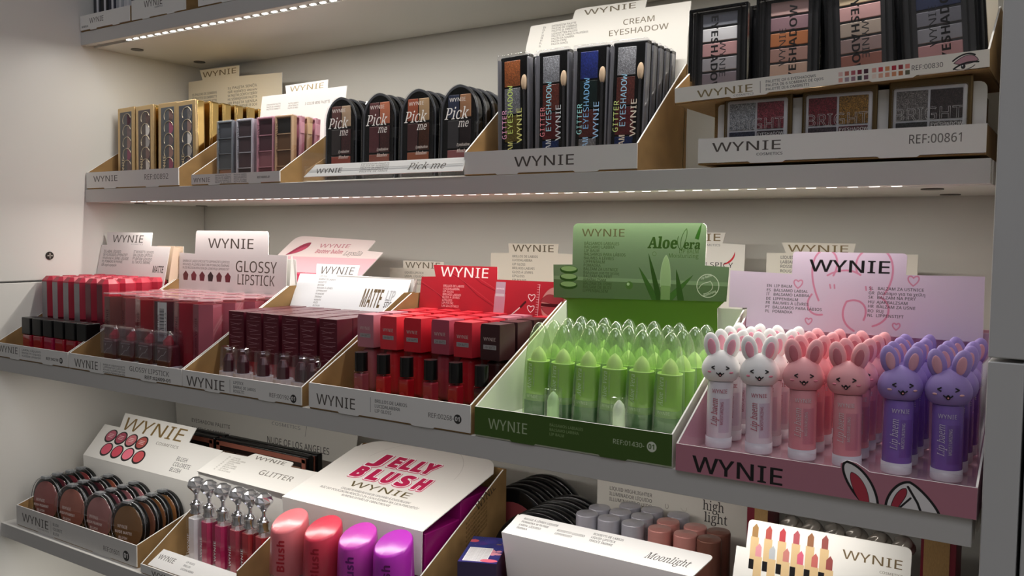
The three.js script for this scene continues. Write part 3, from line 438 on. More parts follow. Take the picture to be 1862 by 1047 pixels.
// ---------------------------------------------------------------- matte lipsticks
const MATTE_LIST = ['LIPSTICK', 'BARRAS DE LABIOS', 'ROSSETTI', 'BATOM', 'ROUGES À LÈVRES', 'LIPPENSTIFT', 'POMADKI', 'ŠMINKE', 'κραγιόν', 'RÚŽE', 'RÚZSOK'];
{
  const t = mid('tray of dark maroon lipsticks with a MATTE LIP STICK card', 345.5, 505, {
    front: (t) => { frontText(t, 351.3, 407, 2.9, 9.2, ['LIPSTICK', 'BARRAS DE LABIOS', 'ROSSETTI'], 418, 10.9, 2.5, 3.9); t.tx('REF:00192-', 465, 4.3, 3.6, { w: 27, c: '#55504a' }); badge(t, 495.5, 6, 3.6, '01'); },
    cards: [{ y: 0.135, z: 0.158, deg: 28, rough: 0.3, bg: '#dfe0e2', pts: [[352, -42], [344.6, 36.5], [369.2, 36.4], [364, 48.5], [426.5, 48.3], [427.5, 36.7], [500.2, 36], [504, -42]],
      draw: (t) => { wy(t, 372.9, 37.4, 422.3, 8.6, '#4a4038'); t.lines(MATTE_LIST, 375.4, 33.2, 2, 3.35, { sh: 0.55, c: '#4a4642' }); t.tx('MATTE', 444.7, 2.8, 20, { w: 27, b: 1, c: '#5a4628' }); t.tx('LIP', 475.5, 11.4, 10.4, { w: 11.5, o: 0.5, c: '#555' }); t.tx('STICK', 476.4, 3.8, 6.4, { w: 12, b: 1, c: '#3a3632' }); } },
    { name: 'header_back', y: 0.135, z: 0.1428, deg: 2, pts: [[400, 0], [400, 32], [504, 32], [504, 0]] }],
  });
  wing(t, 0.5045, [[0.158, 0.126], [0.1385, 0.166], [0.1375, 0.166], [0.1425, 0.126]], std('#b9a9a4', 0.6));
}
const lineMat = print(0, 0, 22, 62, '#5a1424', (t) => { for (let i = 0; i < 15; i++) { const y = 11 + i * 3.4, d = [3, -2.6, 0.6, 2.2, -1][i % 5]; t.path([[1 + (i * 5) % 6, y], [21 - (i * 3) % 7, y + d]], '#c9a0a6', 0.3); } }, 12, { rough: 0.3 });
function matteBox() {
  const o = G(), body = std('#551424', 0.36, 0, { clearcoat: 0.1 });
  mesh('carton', rb(0.0215, 0.0475, 0.0205, 0.0005, 0, 0.0375, 0, 1), body, o);
  mesh('base_sleeve', rb(0.021, 0.0142, 0.02, 0.0005, 0, 0.0071, 0, 1), std('#a02234', 0.2, 0, { clearcoat: 0.6 }), o);
  mesh('printed_face', plate(0.0208, 0.046, 0, 0.0375, 0.01032), lineMat, o);
  return o;
}
for (let r = 0; r < 4; r++) for (let c = 0; c < 6; c++)
  put('matte', matteBox, 'matte_lipstick_carton', 'dark maroon lined lipstick carton' + spot(c, r, 4), 'lipstick', 'maroon lipstick cartons', [0.3625 + c * 0.0247 + (c % 2) * 0.001, YM + 0.0085, 0.2305 - r * 0.0215], rr(-0.02, 0.03), 0, rr(-0.008, 0.008));
[386, 405.5, 433, 459, 482, 499].forEach((x, c) => {
  const o = thing('matte_tester', 'clear domed cap lipstick tester, maroon bullet inside' + spot(c, 0, 1), 'lipstick', [x / 1000 - (c === 5 ? 0.004 : 0), YM + 0.0085, 0.268], 'clear capped matte testers'), n = ngon(12, 1);
  const ringOf = (y, a, b) => ({ y, p: n.map(([x, z]) => [x * a, z * b]) });
  mesh('cap', toCreasedNormals(loft([ringOf(0.0035, 0.0096, 0.009), ringOf(0.03, 0.0083, 0.0075), ringOf(0.0318, 0.0074, 0.0066)]), 0.7), CLEAR_S, o);
  mesh('cap_inner', toCreasedNormals(loft([ringOf(0.0045, 0.0084, 0.0078), ringOf(0.029, 0.0072, 0.0064), ringOf(0.03, 0.0066, 0.0058)]), 0.7), CLEAR_S, o);
  mesh('bullet', loft([ringOf(0.004, 0.0062, 0.0055), ringOf(0.019, 0.0058, 0.0052), ringOf(0.025, 0.003, 0.0026)]), std('#4a1520', 0.3), o);
  mesh('base', loft([ringOf(0, 0.0099, 0.0092), ringOf(0.0085, 0.0095, 0.0088)]), std('#ddd6da', 0.25), o);
});
// ---------------------------------------------------------------- lip glosses
const GLOSS_LIST = ['BRILLOS DE LABIOS', 'LUCIDALABBRA', 'LIP GLOSS', 'BRILHOS LABIAIS', 'GLOSS À LÈVRES', 'LIPGLOSS', 'LIP POLSKI', 'LAK ZA USTNICE'];
mid('tray of square lip gloss cartons with a red header card', 514, 681, {
  hf: 22, front: (t) => { frontText(t, 522.7, 567.4, 5, 8.8, GLOSS_LIST.slice(0, 3), 587.5, 13.6, 2.7, 3.9); t.tx('REF:00268-', 641.5, 8.6, 3.6, { w: 24.5, c: '#45413c' }); badge(t, 669.5, 10.4, 3.5, '01'); },
  cards: [{ y: 0.14, z: 0.15, deg: 8, bg: '#b02733', rough: 0.3, pts: [[517, -30], [517, 30], [534, 30.8], [530.3, 41.8], [604.3, 42], [605.5, 30.5], [680, 30.6], [680, -30]],
    draw: (t) => { for (const [p, q] of [[[517, 24], [575, -6]], [[548, 36], [603, 6]], [[556, 42], [604, 20]]]) { t.path([p, [(p[0] * 2 + q[0]) / 3, (p[1] * 2 + q[1]) / 3 + 2], [(p[0] + q[0] * 2) / 3, (p[1] + q[1] * 2) / 3 - 1], q], '#8c1a26', 0.8); t.path([[p[0] + 1, p[1] + 1.4], [(p[0] + q[0]) / 2 + 1, (p[1] + q[1]) / 2 + 1.8], [q[0] + 1, q[1] + 1.4]], '#c4404a', 0.5); } wy(t, 539.3, 31.3, 596, 9.2, '#f3e9e4'); t.lines(GLOSS_LIST, 544.2, 21.5, 2, 2.7, { c: '#e9c9c6' }); t.rect(604, -10, 11.5, 27.5, '#c08a9a'); t.rect(604.5, 17.5, 10.5, 11, '#b59aa8'); t.rect(605, 15.4, 9.5, 2.4, '#c9c2c6'); wy(t, 605.2, 21.5, 614.2, 1.4, '#f0e6ea'); t.path([[622, -2], [634, 8]], '#ead6cf', 1.1); t.path([[633, 7], [637.5, 11.6]], '#4a1a1c', 2); t.rect(651, -12, 0.4, 40, '#f0d8d4'); for (let i = 0; i < 18; i++) t.rect(648.6, -10 + i * 2.2, 2.4, 0.3, '#f0d8d4'); for (const y of [16, 6]) { t.curve([[643.6, y - 3.4], [638, y + 1], [640, y + 4.4], [643.6, y + 1.6], [647.2, y + 4.4], [649.2, y + 1], [643.6, y - 3.4]], '#f3e6e2', 0.7); } t.disc(668, 10, 14, '#c98a84', 16); t.curve([[653, 13], [659, 22], [664, 19], [668, 18.6], [676, 20], [682, 14], [668, 11], [653, 13], [653, 13], [653, 13]], '#6a1a20', 0.3, '#a03a40'); t.curve([[654, 8], [660, 9], [676, 9], [682, 8], [676, -2], [660, -2], [654, 8]], '#6a1a20', 0.3, '#a8444a'); t.rect(654, 8.8, 27, 2.6, '#4a1014'); } }],
});
const GLOSS = ['#b87480', '#dc3440', '#cc2230', '#a84658', '#c42a38', '#3d2022'];
function glossBox(col) {
  const o = G(), f = (k) => rect(0.0094 * k, 0.0108 * k);
  mesh('sleeve', toCreasedNormals(loft([{ y: 0.0395, p: f(0.98) }, { y: 0.05, p: f(1) }, { y: 0.0655, p: f(0.99) }, { y: 0.0678, p: f(0.93) }]), 0.5), std(col, 0.4), o);
  mesh('case', loft([{ y: 0, p: f(0.98) }, { y: 0.0395, p: f(0.97) }]), clear('#f6e8e8', 0.08), o);
  mesh('bottle', rb(0.0145, 0.038, 0.0165, 0.004, 0, 0.0195, 0), std(col, 0.25, 0, { clearcoat: 0.6 }), o);
  mesh('label', plate(0.0175, 0.0185, 0.0002, 0.0545, 0.01095), lettering('gl', 22, 22, (t) => { wy(t, 3, 11.2, 18, 3.2, '#d9c3bd'); t.rect(2.8, 3.2, 15.6, 4.2, '#a8a3a2'); t.tx('24H MATTE', 4, 4, 2.4, { w: 13.2, c: '#4a4444' }); }), o);
  return o;
}
for (let r = 0; r < 4; r++) for (let c = 0; c < 6; c++)
  { const col = c === 5 ? (r < 3 ? 5 : 4) : (r === 0 ? c : [0, 1, 2, 2, 4][(c + (r > 1 ? 1 : 0)) % 5]); put('gloss' + col, () => glossBox(GLOSS[col]), 'lip_gloss_carton', ['mauve', 'coral red', 'bright red', 'berry', 'red', 'dark brown'][col] + ' topped lip gloss carton' + spot(c, r, 4), 'lip gloss', 'lip gloss cartons', [0.5315 + c * 0.0264, YM + 0.0085, 0.229 - r * 0.0255 - (c === 3 && !r ? 0.004 : 0)], -0.02 + rr(-0.02, 0.02), 0, 0); }
for (let c = 0; c < 6; c++) {
  const o = thing('gloss_tester', 'slim lip gloss tester with black cap' + spot(c, 0, 1), 'lip gloss', [0.5475 + c * 0.0248, YM + 0.0085, 0.262], 'black capped gloss testers'), col = ['#9c5a66', '#c02834', '#b01a28', '#a83a4a', '#a81e30', '#4a2424'][c];
  mesh('tube', rb(0.0112, 0.0232, 0.0112, 0.002, 0, 0.0116, 0), clear('#fbeeee', 0.04), o);
  mesh('gloss', rb(0.0096, 0.0205, 0.0096, 0.0018, 0, 0.0112, 0), std(col, 0.2), o);
  mesh('cap', cyl(0.0056, 0.0054, 0.0158, 0, 0.0232, 0, 20), std('#0a0a0b', 0.25), o);
  mesh('flare', new THREE.CircleGeometry(0.0032, 16, 0, Math.PI).scale(1, 1.7, 1).translate(0, 0.006, 0.0057), std(col, 0.5), o);
}
// ---------------------------------------------------------------- aloe lip balms
const ALOE_OUT = std('#4c6a26', 0.5), ALOE_IN = std('#dfe6d2', 0.55);
{
  const list = ['BÁLSAMOS LABIALES', 'BALSAMO LABBRA', 'LIP BALM', 'BÁLSAMOS PARA LÁBIOS', 'BAUMES À LÈVRES', 'LIPPENBALM', 'POMADKA', 'BALZAM ZA USTNICE', 'Βάλσαμο για τα χείλη', 'BALZAM NA PERY', 'AJAKBALZSAM', 'BALZAM ZA USNE', 'BALSAM DE BUZE', 'LIPPENBALSEM'];
  mid('green aloe vera lip balm tray with tall green header card', 685, 839, {
    hf: 22, hb: 92, zb: 0.15, inner: ALOE_IN, outer: ALOE_OUT, bg: '#3f5c1e', deck: 10.5,
    front: (t) => { wy(t, 697, 7.2, 731, 7.6, '#a9b795'); t.lines(['BÁLSAMOS LABIALES', 'BALSAMO LABBRA', 'LIP BALM'], 748.5, 15.6, 2, 3.2, { c: '#93a878' }); t.tx('REF:01430-', 797, 10.4, 3.2, { w: 23, c: '#c3cdb2' }); badge(t, 825, 12, 3.4, '01', '#d5dcc8', '#3f5c1e'); },
    cards: [{ name: 'back_card', y: YM + 0.002, z: 0.1588, deg: 0, mat: std('#5f8622', 0.5), pts: [[690, 0], [686, 90], [676.5, 93], [824, 96], [818, 90], [822, 0]] },
    { y: 0.155, z: 0.16, deg: 2, rough: 0.3, bg: '#6d8560', backMat: ALOE_OUT, pts: [[673.5, 3], [672.2, 31], [690.8, 31.5], [690.4, 66, 5], [807.8, 66.5, 5], [807.7, 34], [826.9, 33.2], [825.5, 7]],
      draw: (t) => {
        t.rect(672, 3, 156, 16, '#5b744a'); t.rect(672, 18.5, 156, 3, '#809a70');
        wy(t, 698.8, 55.2, 739.1, 6.2, '#4d4a2c'); t.lines(list, 701.3, 48.2, 2.2, 3.02, { k: 1.12, c: '#2f4218' });
        t.tx('Aloe', 759, 46.6, 8.6, { f: 'serif', b: 1, i: 0.12, w: 25, c: '#2c4a14', fat: 0.5 }); t.tx('era', 789, 46.6, 6.4, { f: 'serif', b: 1, i: 0.12, w: 14, c: '#2c4a14', fat: 0.4 });
        t.curve([[788, 45], [785, 52], [789, 60], [791.5, 62], [793, 57], [790, 50], [788, 45]], '#2c4a14', 0.5); t.curve([[788, 45], [784, 47], [783.5, 53], [785, 56]], '#2c4a14', 0.5);
        t.tx('LIP BALM', 785.6, 43, 3, { w: 16.5, c: '#3d5a22' }); t.tx('Moisturizing', 777, 39.2, 3.1, { w: 25, c: '#3d5a22' });
        const leaf = (x0, y0, x1, y1, w, c) => { const dx = x1 - x0, dy = y1 - y0, l = Math.hypot(dx, dy), nx = -dy / l * w, ny = dx / l * w; t.curve([[x0 + nx, y0 + ny], [x0 + dx * 0.5 + nx, y0 + dy * 0.5 + ny], [x1, y1], [x1, y1], [x0 + dx * 0.5 - nx, y0 + dy * 0.5 - ny], [x0 - nx, y0 - ny], [x0 - nx, y0 - ny]], '#2c4a18', 0.2, c); };
        leaf(768, 4, 752, 31, 2.6, '#3c6424'); leaf(771, 4, 760, 42, 2.4, '#2f5218'); leaf(776, 4, 798, 26, 2.6, '#44702a'); leaf(789, 4, 784, 30, 2.6, '#35591e'); leaf(774, 4, 778, 26, 3, '#54823a'); leaf(800, 54, 803.5, 66, 1.5, '#2c5a18');
        t.curve([[771, 16], [770, 30], [773, 40], [775.3, 41], [778, 38], [780, 28], [779.5, 16]], '#a9c192', 0.4, '#93b07a'); t.rect(771.5, 6, 8, 11, '#7c9c5e');
        for (const y of [14, 20.5, 27]) { t.disc(687.5, y, 8.6, '#2f5218', 3.4); t.disc(687.5, y + 0.9, 7.6, '#8fb070', 2.2); }
        t.ring(810.2, 18.3, 8.8, 0.5, '#dfe8d0'); t.curve([[803, 16], [806, 22], [810, 20], [812, 22], [817, 17], [812, 13], [807, 12], [803, 16]], '#dfe8d0', 0.4); t.tx('Lip Balm', 804.5, 23, 1.7, { r: 0.3, w: 9, c: '#dfe8d0' }); t.tx('Moisturizing', 807, 9.6, 1.7, { r: 0.4, w: 11, c: '#dfe8d0' });
        t.disc(744, 16, 3.2, '#4f7432'); t.disc(743, 17, 1.3, '#a9c192'); t.ring(765, 42, 1.6, 0.3, '#4d6a30');
      } }],
  });
}
const aloeProfile = [[0.0101, 0], [0.0105, 0.012], [0.0105, 0.03], [0.0101, 0.042], [0.009, 0.053], [0.0068, 0.062], [0.0042, 0.0675], [0.0018, 0.0698], [0, 0.0702]];
function aloe(k) {
  const o = G(), sq = (g) => { const p = g.attributes.position; for (let i = 0; i < p.count; i++) { const x = p.getX(i), z = p.getZ(i), r = Math.hypot(x, z); if (r > 1e-6) { const a = Math.max(Math.abs(x), Math.abs(z)) / r, s = 1 + 0.55 * (1 / a - 1) * Math.max(0, 1 - p.getY(i) / 0.07); p.setX(i, x * s); p.setZ(i, z * s * 0.9); } } g.computeVertexNormals(); return g; };
  mesh('case', sq(lathe(aloeProfile, 40)), std('#e6f2d8', 0.02, 0, { transmission: 0.9, thickness: 0, ior: 1.8, side: THREE.DoubleSide }), o);
  mesh('base', sq(lathe([[0, 0], [0.0093, 0], [0.0094, 0.0115], [0, 0.0115]], 28)), std('#3f7440', 0.4), o);
  mesh('collar', sq(lathe([[0.0088, 0.0115], [0.0088, 0.0165], [0, 0.0165]], 28)), std('#86a862', 0.35), o);
  mesh('tube', sq(lathe([[0.0086, 0.0165], [0.0086, 0.0405], [0.0084, 0.0412], [0, 0.0412]], 28)), std('#a3cc3a', 0.3, 0, { clearcoat: 0.4 }), o);
  mesh('ring', sq(new THREE.TorusGeometry(0.0084, 0.0005, 6, 28).rotateX(Math.PI / 2).translate(0, 0.0412, 0)), std('#d9f0a4', 0.3), o);
  mesh('balm', lathe([[0.006, 0.0412], [0.0059, 0.0436], [0.0048, 0.047], [0.0026, 0.0502], [0, 0.0522]], 20), std('#dcefaa', 0.5), o);
  mesh('lettering', wrap(0.0095, 0.03, 0.0118, -0.75, 0.75).scale(1, 1, 0.92), lettering('aloe', 14, 30, (t) => { t.tx('Aloe Vera', 5.6, 8, 4, { r: Math.PI / 2, f: 'serif', i: 0.25, w: 20, b: 1, c: '#e8f4d6' }); t.tx('LIP BALM MOISTURIZING', 8.2, 11, 1.2, { r: Math.PI / 2, w: 15, c: '#dcecc4' }); wy(t, 1, 2, 11, 2.2, '#e8f4d6'); }), o);
  return o;
}
for (let r = 0; r < 4; r++) for (let c = 0; c < 6; c++)
  put('aloe', aloe, 'aloe_lip_balm', 'green lip balm in clear pointed case' + spot(c, r, 4), 'lip balm', 'aloe lip balms', [0.7085 + c * 0.0213, YM + 0.011, 0.241 - r * 0.0218], rr(-0.05, 0.12), 0, -0.02);
[[0.7365, 0.2645], [0.7895, 0.2655]].forEach(([x, z], c) => {
  const o = thing('aloe_tester', ['left', 'right'][c] + ' small clear capped white balm tester before the green ones', 'lip balm', [x, YM + 0.011, z], 'aloe balm testers');
  mesh('cap', lathe([[0.0066, 0.0035], [0.0064, 0.0258], [0.006, 0.0264], [0, 0.0266]], 24), CLEAR_S, o);
  mesh('base', lathe([[0, 0], [0.0068, 0], [0.0068, 0.004], [0, 0.004]], 24), std('#c4ccc0', 0.2), o);
  mesh('balm', lathe([[0.0043, 0.004], [0.0043, 0.017], [0.0034, 0.0205], [0.0012, 0.0232], [0, 0.0238]], 18), std(c ? '#dfeccf' : '#b9dca0', 0.45), o);
});
// ---------------------------------------------------------------- bunny lip balms
const PINK_OUT = std('#c08694', 0.5), PINK_IN = std('#d6a5b4', 0.5);
{
  const heart = (t, x, y, s, c) => t.curve([[x, y - s], [x - s * 1.6, y + s * 0.2], [x - s * 0.7, y + s * 1.3], [x, y + s * 0.4], [x + s * 0.7, y + s * 1.3], [x + s * 1.6, y + s * 0.2], [x, y - s]], c, 0.9);
  const t = mid('pink rabbit lip balm tray with lilac header card', 842, 1010.5, {
    zf: 0.2905, zb: 0.156, hf: 17, hb: 88, zs: 0.165, inner: PINK_IN, outer: PINK_OUT, bg: '#b87a88', S: 8, deck: 8.6,
    frontPts: [[842, 0], [1010.5, 0], [1010.5, 17], [957, 17], [955, 18.4], [950, 21], [945, 21.8], [941.5, 19.6], [941.5, 17], [842, 17]],
    front: (t) => {
      wy(t, 853, 1.2, 910, 9.8, '#151314', { fat: 0.25 });
      t.curve([[962, -1], [961, 10], [953, 20], [945, 21], [940, 20], [944, 8], [954, -1]], '#141213', 1.3, '#e6e2df'); t.curve([[957.5, -1], [957, 8], [952, 15], [947.5, 15.5], [945.5, 14], [948, 5], [953, -1]], '#141213', 0.2, '#b23a48');
      t.curve([[966, -1], [966, 6], [972, 15], [978, 14.6], [984, 12], [992, 3], [993, -1]], '#141213', 1.3, '#e6e2df'); t.curve([[968.5, -1], [969.5, 5], [972.5, 11], [976, 11], [978, 8], [974, 3], [972, -1]], '#141213', 0.3, '#a83444'); t.path([[977, 12], [982, 4], [984, -1]], '#141213', 1.2); t.path([[972.4, -1], [978.5, 6]], '#141213', 1);
    },
    cards: [{ name: 'back_card', y: YM + 0.0015, z: 0.1632, deg: 0, mat: std('#c9a9bf', 0.5), pts: [[844, 0], [844, 82], [1003, 85], [1008, 0]] },
    { y: 0.145, z: 0.169, deg: 8, rough: 0.32, bg: '#dccadb', backMat: PINK_OUT, pts: [[844, 0], [844, 14], [830, 14], [829.3, 41.4], [875, 40.2], [874.8, 56.5, 3], [951.2, 56.5, 3], [951, 42], [998.1, 42.5], [999, 0]],
      draw: (t) => {
        const P = '#d48aa4';
        t.curve([[895, 22], [886, 40], [888, 58], [898, 58], [906, 58], [908, 48], [904, 40]], P, 1.3); t.curve([[920, 42], [916, 52], [922, 60], [932, 60], [944, 58], [946, 40], [938, 28]], P, 1.3); t.curve([[900, 40], [908, 45], [916, 45], [922, 41]], P, 1.3); t.curve([[890, 26], [884, 18], [890, 10], [898, 12]], P, 1.3); t.curve([[936, 26], [944, 22], [944, 10], [932, 6]], P, 1.3); t.curve([[914, 22], [910, 14], [912, 6], [920, 2]], P, 1.3); t.curve([[914, 22], [922, 26], [930, 20], [926, 10]], P, 1.3);
        t.path([[902, 33.5], [902.6, 31]], P, 1); t.path([[905, 33.5], [905.4, 31]], P, 1); t.path([[926, 33], [926.4, 30.6]], P, 1); t.path([[929, 33], [929.4, 30.6]], P, 1); heart(t, 880, 33.4, 3.4, P); heart(t, 956, 38.5, 3.8, P); heart(t, 889, 7, 2.6, P); heart(t, 947, 7, 2.6, P);
        wy(t, 886.9, 42.6, 941.7, 8.4, '#161415', { fat: 0.2 });
        const A = [['EN', 'LIP BALM'], ['ES', 'BÁLSAMO LABIAL'], ['IT', 'BALSAMO LABBRA'], ['DE', 'LIPPENBALM'], ['FR', 'BAUMES À LÈVRES'], ['PT', 'BÁLSAMOS PARA LÁBIOS'], ['PL', 'POMADKA']], B = [['SL', 'BALZAM ZA USTNICE'], ['GR', 'βάλσαμο για τα χείλη'], ['SK', 'BALZAM NA PERY'], ['HU', 'AJAKBALZSAM'], ['HR', 'BALZAM ZA USNE'], ['RO', 'RUJ'], ['NL', 'LIPPENSTIFT']];
        A.forEach(([a, b], i) => { t.tx(a, 857.4, 30 - i * 3.1, 2, { k: 1.1 }); t.tx(b, 862.6, 30 - i * 3.1, 2, { k: 1.12 }); }); B.forEach(([a, b], i) => { t.tx(a, 928, 31 - i * 3.1, 2, { k: 1.1 }); t.tx(b, 933.6, 31 - i * 3.1, 2, { k: 1.12 }); });
      } }],
  });
  wpart(t, 'clear_insert', merge([bx(0.166, 0.0006, 0.124, 0.926, YM + 0.0105, 0.2255), bx(0.166, 0.012, 0.0006, 0.926, YM + 0.016, 0.2885), bx(0.0006, 0.07, 0.1, 1.0088, YM + 0.045, 0.225)]), CLEAR_R);
}
const BUN = { white: ['#f2f0ec', '#e2dce0', '#f0a4b4', '#b8435a', 'white'], pink: ['#f0a6aa', '#e4989e', '#c8707a', '#ecd3d4', 'pink'], purple: ['#9c85c6', '#8162b4', '#d69aa8', '#d9cfe6', 'purple'] };
function bunny(kind) {
  const [skin, tubeC, inner, ink] = BUN[kind], o = G(), S = std(skin, 0.55, 0, { sheen: 0.2 }), D = std('#131112', 0.4);
  mesh('base', lathe([[0, 0], [0.0078, 0], [0.0084, 0.0008], [0.0084, 0.0068], [0, 0.0068]], 28), std('#d9d4da', 0.35), o);
  mesh('tube', lathe([[0.0081, 0.0068], [0.0081, 0.043], [0, 0.043]], 28), std(tubeC, 0.25, 0, { clearcoat: 0.5 }), o);
  mesh('window', wrap(0.0083, 0.022, 0.0105, 0.0, 0.9), clear('#f6f0f6', 0.1), o);
  const head = new THREE.SphereGeometry(1, 30, 22), p = head.attributes.position;
  for (let i = 0; i < p.count; i++) { const y = p.getY(i), w = 1 + 0.1 * Math.max(0, -y) - 0.13 * Math.max(0, y); p.setXYZ(i, p.getX(i) * 0.0122 * w, (y > -0.72 ? y : -0.72 + (y + 0.72) * 0.2) * 0.0112 + 0.0515, p.getZ(i) * 0.0107 * w); }
  head.computeVertexNormals(); mesh('head', head, S, o);
  const face = (x, y) => { const ny = (y - 0.0515) / 0.0112, w = 1 + 0.1 * Math.max(0, -ny) - 0.13 * Math.max(0, ny); return 0.0107 * w * Math.sqrt(Math.max(0, 1 - ny * ny - (x / (0.0122 * w)) ** 2)); };
  for (const s of [-1, 1]) {
    const ear = mesh('ear', new THREE.SphereGeometry(1, 18, 14).scale(0.0051, 0.0086, 0.0036), S, o); ear.position.set(s * 0.0063, 0.0655, -0.0005); ear.rotation.set(-0.08, 0, -s * 0.2);
    mesh('inner_ear', new THREE.SphereGeometry(1, 14, 10).scale(0.0026, 0.0053, 0.001).translate(0, -0.0006, 0.0031), std(inner, 0.6), ear);
    const at = (x, y, r = 0.0003) => [x, y, face(x, y) + r], e = s * 0.0049;
    mesh('eye', merge([tube([at(e - s * 0.0014, 0.0537), at(e + s * 0.0006, 0.0527)].map((q) => q), 0.00034, 4, 6), tube([at(e + s * 0.0006 - s * 0.002, 0.0517), at(e + s * 0.0006, 0.0527)], 0.00034, 4, 6)].map((g) => g.scale(1, 1, 1))), D, o);
    mesh('cheek', new THREE.SphereGeometry(1, 10, 8).scale(0.00145, 0.0006, 0.0004).rotateY(s * 0.55).translate(s * 0.0068, 0.0497, face(s * 0.0068, 0.0497)), std(kind === 'purple' ? '#e8b4b0' : '#e8889a', 0.6), o);
    mesh('mouth', tube([at(0, 0.0497), at(s * 0.0012, 0.0486), at(s * 0.0024, 0.0496)], 0.00034, 8, 6), D, o);
  }
  const mouth = mesh('mouth', new THREE.SphereGeometry(0.0012, 12, 10).scale(1, 1.05, 0.5).translate(0, 0.0482, face(0, 0.0482)), D, o);
  mesh('tongue', new THREE.SphereGeometry(0.0005, 8, 6).translate(0, 0.0481, face(0, 0.0481) + 0.0006), std('#e8a0a0', 0.5), mouth);
  mesh('lettering', wrap(0.00845, 0.034, 0.0075, -0.8, 0.75), lettering('bun' + kind, 13, 34, (t) => { wy(t, 1.6, 28.5, 11.8, 2.4, ink); t.tx('Lip baem', 5.6, 7, 4, { r: Math.PI / 2, f: 'serif', i: 0.3, w: 18, c: ink }); t.tx('MOISTURIZING', 9.4, 8, 1.8, { r: Math.PI / 2, w: 15, c: ink }); }), o);
  return o;
}
const BX = [857.5, 884, 911, 937.5, 965, 991.5];
for (let r = 0; r < 4; r++) for (let c = 0; c < 6; c++) {
  const k = ['white', 'white', 'pink', 'pink', 'purple', 'purple'][c];
  put('bun' + k, () => bunny(k), 'bunny_lip_balm', k + ' rabbit headed lip balm stick' + spot(c, r, 4), 'lip balm', 'rabbit headed lip balms', [(BX[c] - r * (5 - c) * 0.4) / 1000, YM + 0.011, 0.2575 - r * 0.0245], 0.2 + rr(-0.12, 0.12) + (r ? rr(-0.2, 0.2) : 0), 0, rr(-0.015, 0.015));
}
// ---------------------------------------------------------------- header cards of the trays standing behind, against the back panel
function backTray(label, x0, x1, z, h, card, fill) {
  const t = tray(label, { x0, x1, y: YM, zf: z + 0.06, zb: z - 0.01, hf: 18, hb: 60, S: 3, front: () => {}, cards: [card] });
  return t;
}
{
  const t = backTray('tray with pink lip smear printed on a tilted card', 262, 392, 0.062, 60, {
    y: 0.17, z: 0.092, deg: 45, bg: '#ecdfdc', rough: 0.3, pts: [[239, 8], [239.3, 21], [247, 48, 6], [256, 52, 6], [380, 46, 3], [377, 30], [402, 28], [393, -8], [262, -8]],
    draw: (t) => { t.rect(239, -8, 165, 26, '#e9bcc4'); wy(t, 297.3, 33.4, 346.9, 6, '#c07a86'); t.tx('Butter balm', 297, 24.4, 6, { f: 'serif', b: 1, i: 0.2, w: 44, c: '#b85a6c' }); t.tx('Laysilia', 344, 22, 7, { f: 'serif', i: 0.4, w: 28, c: '#6a6460' }); t.curve([[252, 20], [262, 32], [270, 42], [280, 41], [284, 34], [276, 24], [252, 20]], '#7a2034', 0.2, '#a03a54'); t.curve([[258, 22], [266, 30], [272, 36], [279, 35], [280, 30], [272, 25], [258, 22]], '#7a2034', 0.1, '#c4506c'); } });
  wpart(t, 'front_flap', sheet([[262, 0], [262, 30], [392, 30], [392, 0]], 0.1335, 0.0985, 0), [std('#d9b9bd', 0.5), CARDW, EDGE]);
  for (let i = 0; i < 5; i++) { const o = thing('balm_carton', ['deep red', 'crimson', 'hot pink', 'coral', 'rose'][i] + ' balm carton under the pink smear card', 'carton', [0.276 + i * 0.024, YM + 0.0014, 0.11], 'balm cartons under the smear card'); mesh('carton', rb(0.0215, 0.1, 0.018, 0.0006, 0, 0.05, 0), std(['#8c1a2c', '#b0243c', '#d8486a', '#d85a5c', '#c06474'][i], 0.35), o); }
}
backTray('pale liquid lipstick card tray beside the red card', 395, 480, 0.04, 60, { y: 0.14, z: 0.041, bg: '#e6dfd3', pts: [[396, -70], [396, 10], [384, 10], [384, 31.4], [403.8, 32], [403.8, 40.3], [462.4, 40.3], [461, 31], [480, 31], [480, -70]], draw: (t) => { wy(t, 407, 32.6, 458, 6.4, '#6d6350'); t.lines(['LIQUID LIPSTICK', 'LABIAL LÍQUIDO', 'ROSSETTI LIQUIDI', 'ROUGE LIQUIDE', 'À LÈVRES'], 406, 26, 2.4, 4, { k: 1.1, c: '#6a655c' }); } });
{ const o = thing('white_carton', 'white gloss carton printed 24H beside the MATTE card', 'carton', [0.478, YM + 0.0005, 0.122]); mesh('carton', rb(0.036, 0.086, 0.014, 0.0006, 0, 0.043, 0), CARDW, o); mesh('print', plate(0.035, 0.084, 0, 0.043, 0.0072), lettering('c24', 35, 84, (t) => { t.tx('24H', 20, 54, 7, { r: Math.PI / 2, w: 18, c: '#888' }); t.tx('Liquid Matte', 30, 46, 3, { r: Math.PI / 2, b: 1, w: 24 }); }), o); }
backTray('pale lip gloss list card tray behind the red card', 522, 640, 0.04, 60, { y: 0.14, z: 0.041, bg: '#e8e0d2', rough: 0.25, pts: [[522, -70], [525, 51.4], [547.8, 52], [547.2, 61.8], [607.9, 62], [606.9, 52.4], [640, 52], [640, -70]], draw: (t) => { wy(t, 552, 53.6, 603, 7, '#6d6350'); t.lines(GLOSS_LIST, 552, 47.5, 2.3, 4.1, { k: 1.1, c: '#6a655c' }); for (let i = 0; i < 3; i++) t.path([[626 + i * 5, 38], [626 + i * 5, 41], [628 + i * 5, 44], [630 + i * 5, 41], [630 + i * 5, 38]], 0, 0, '#8a6a50'); } });
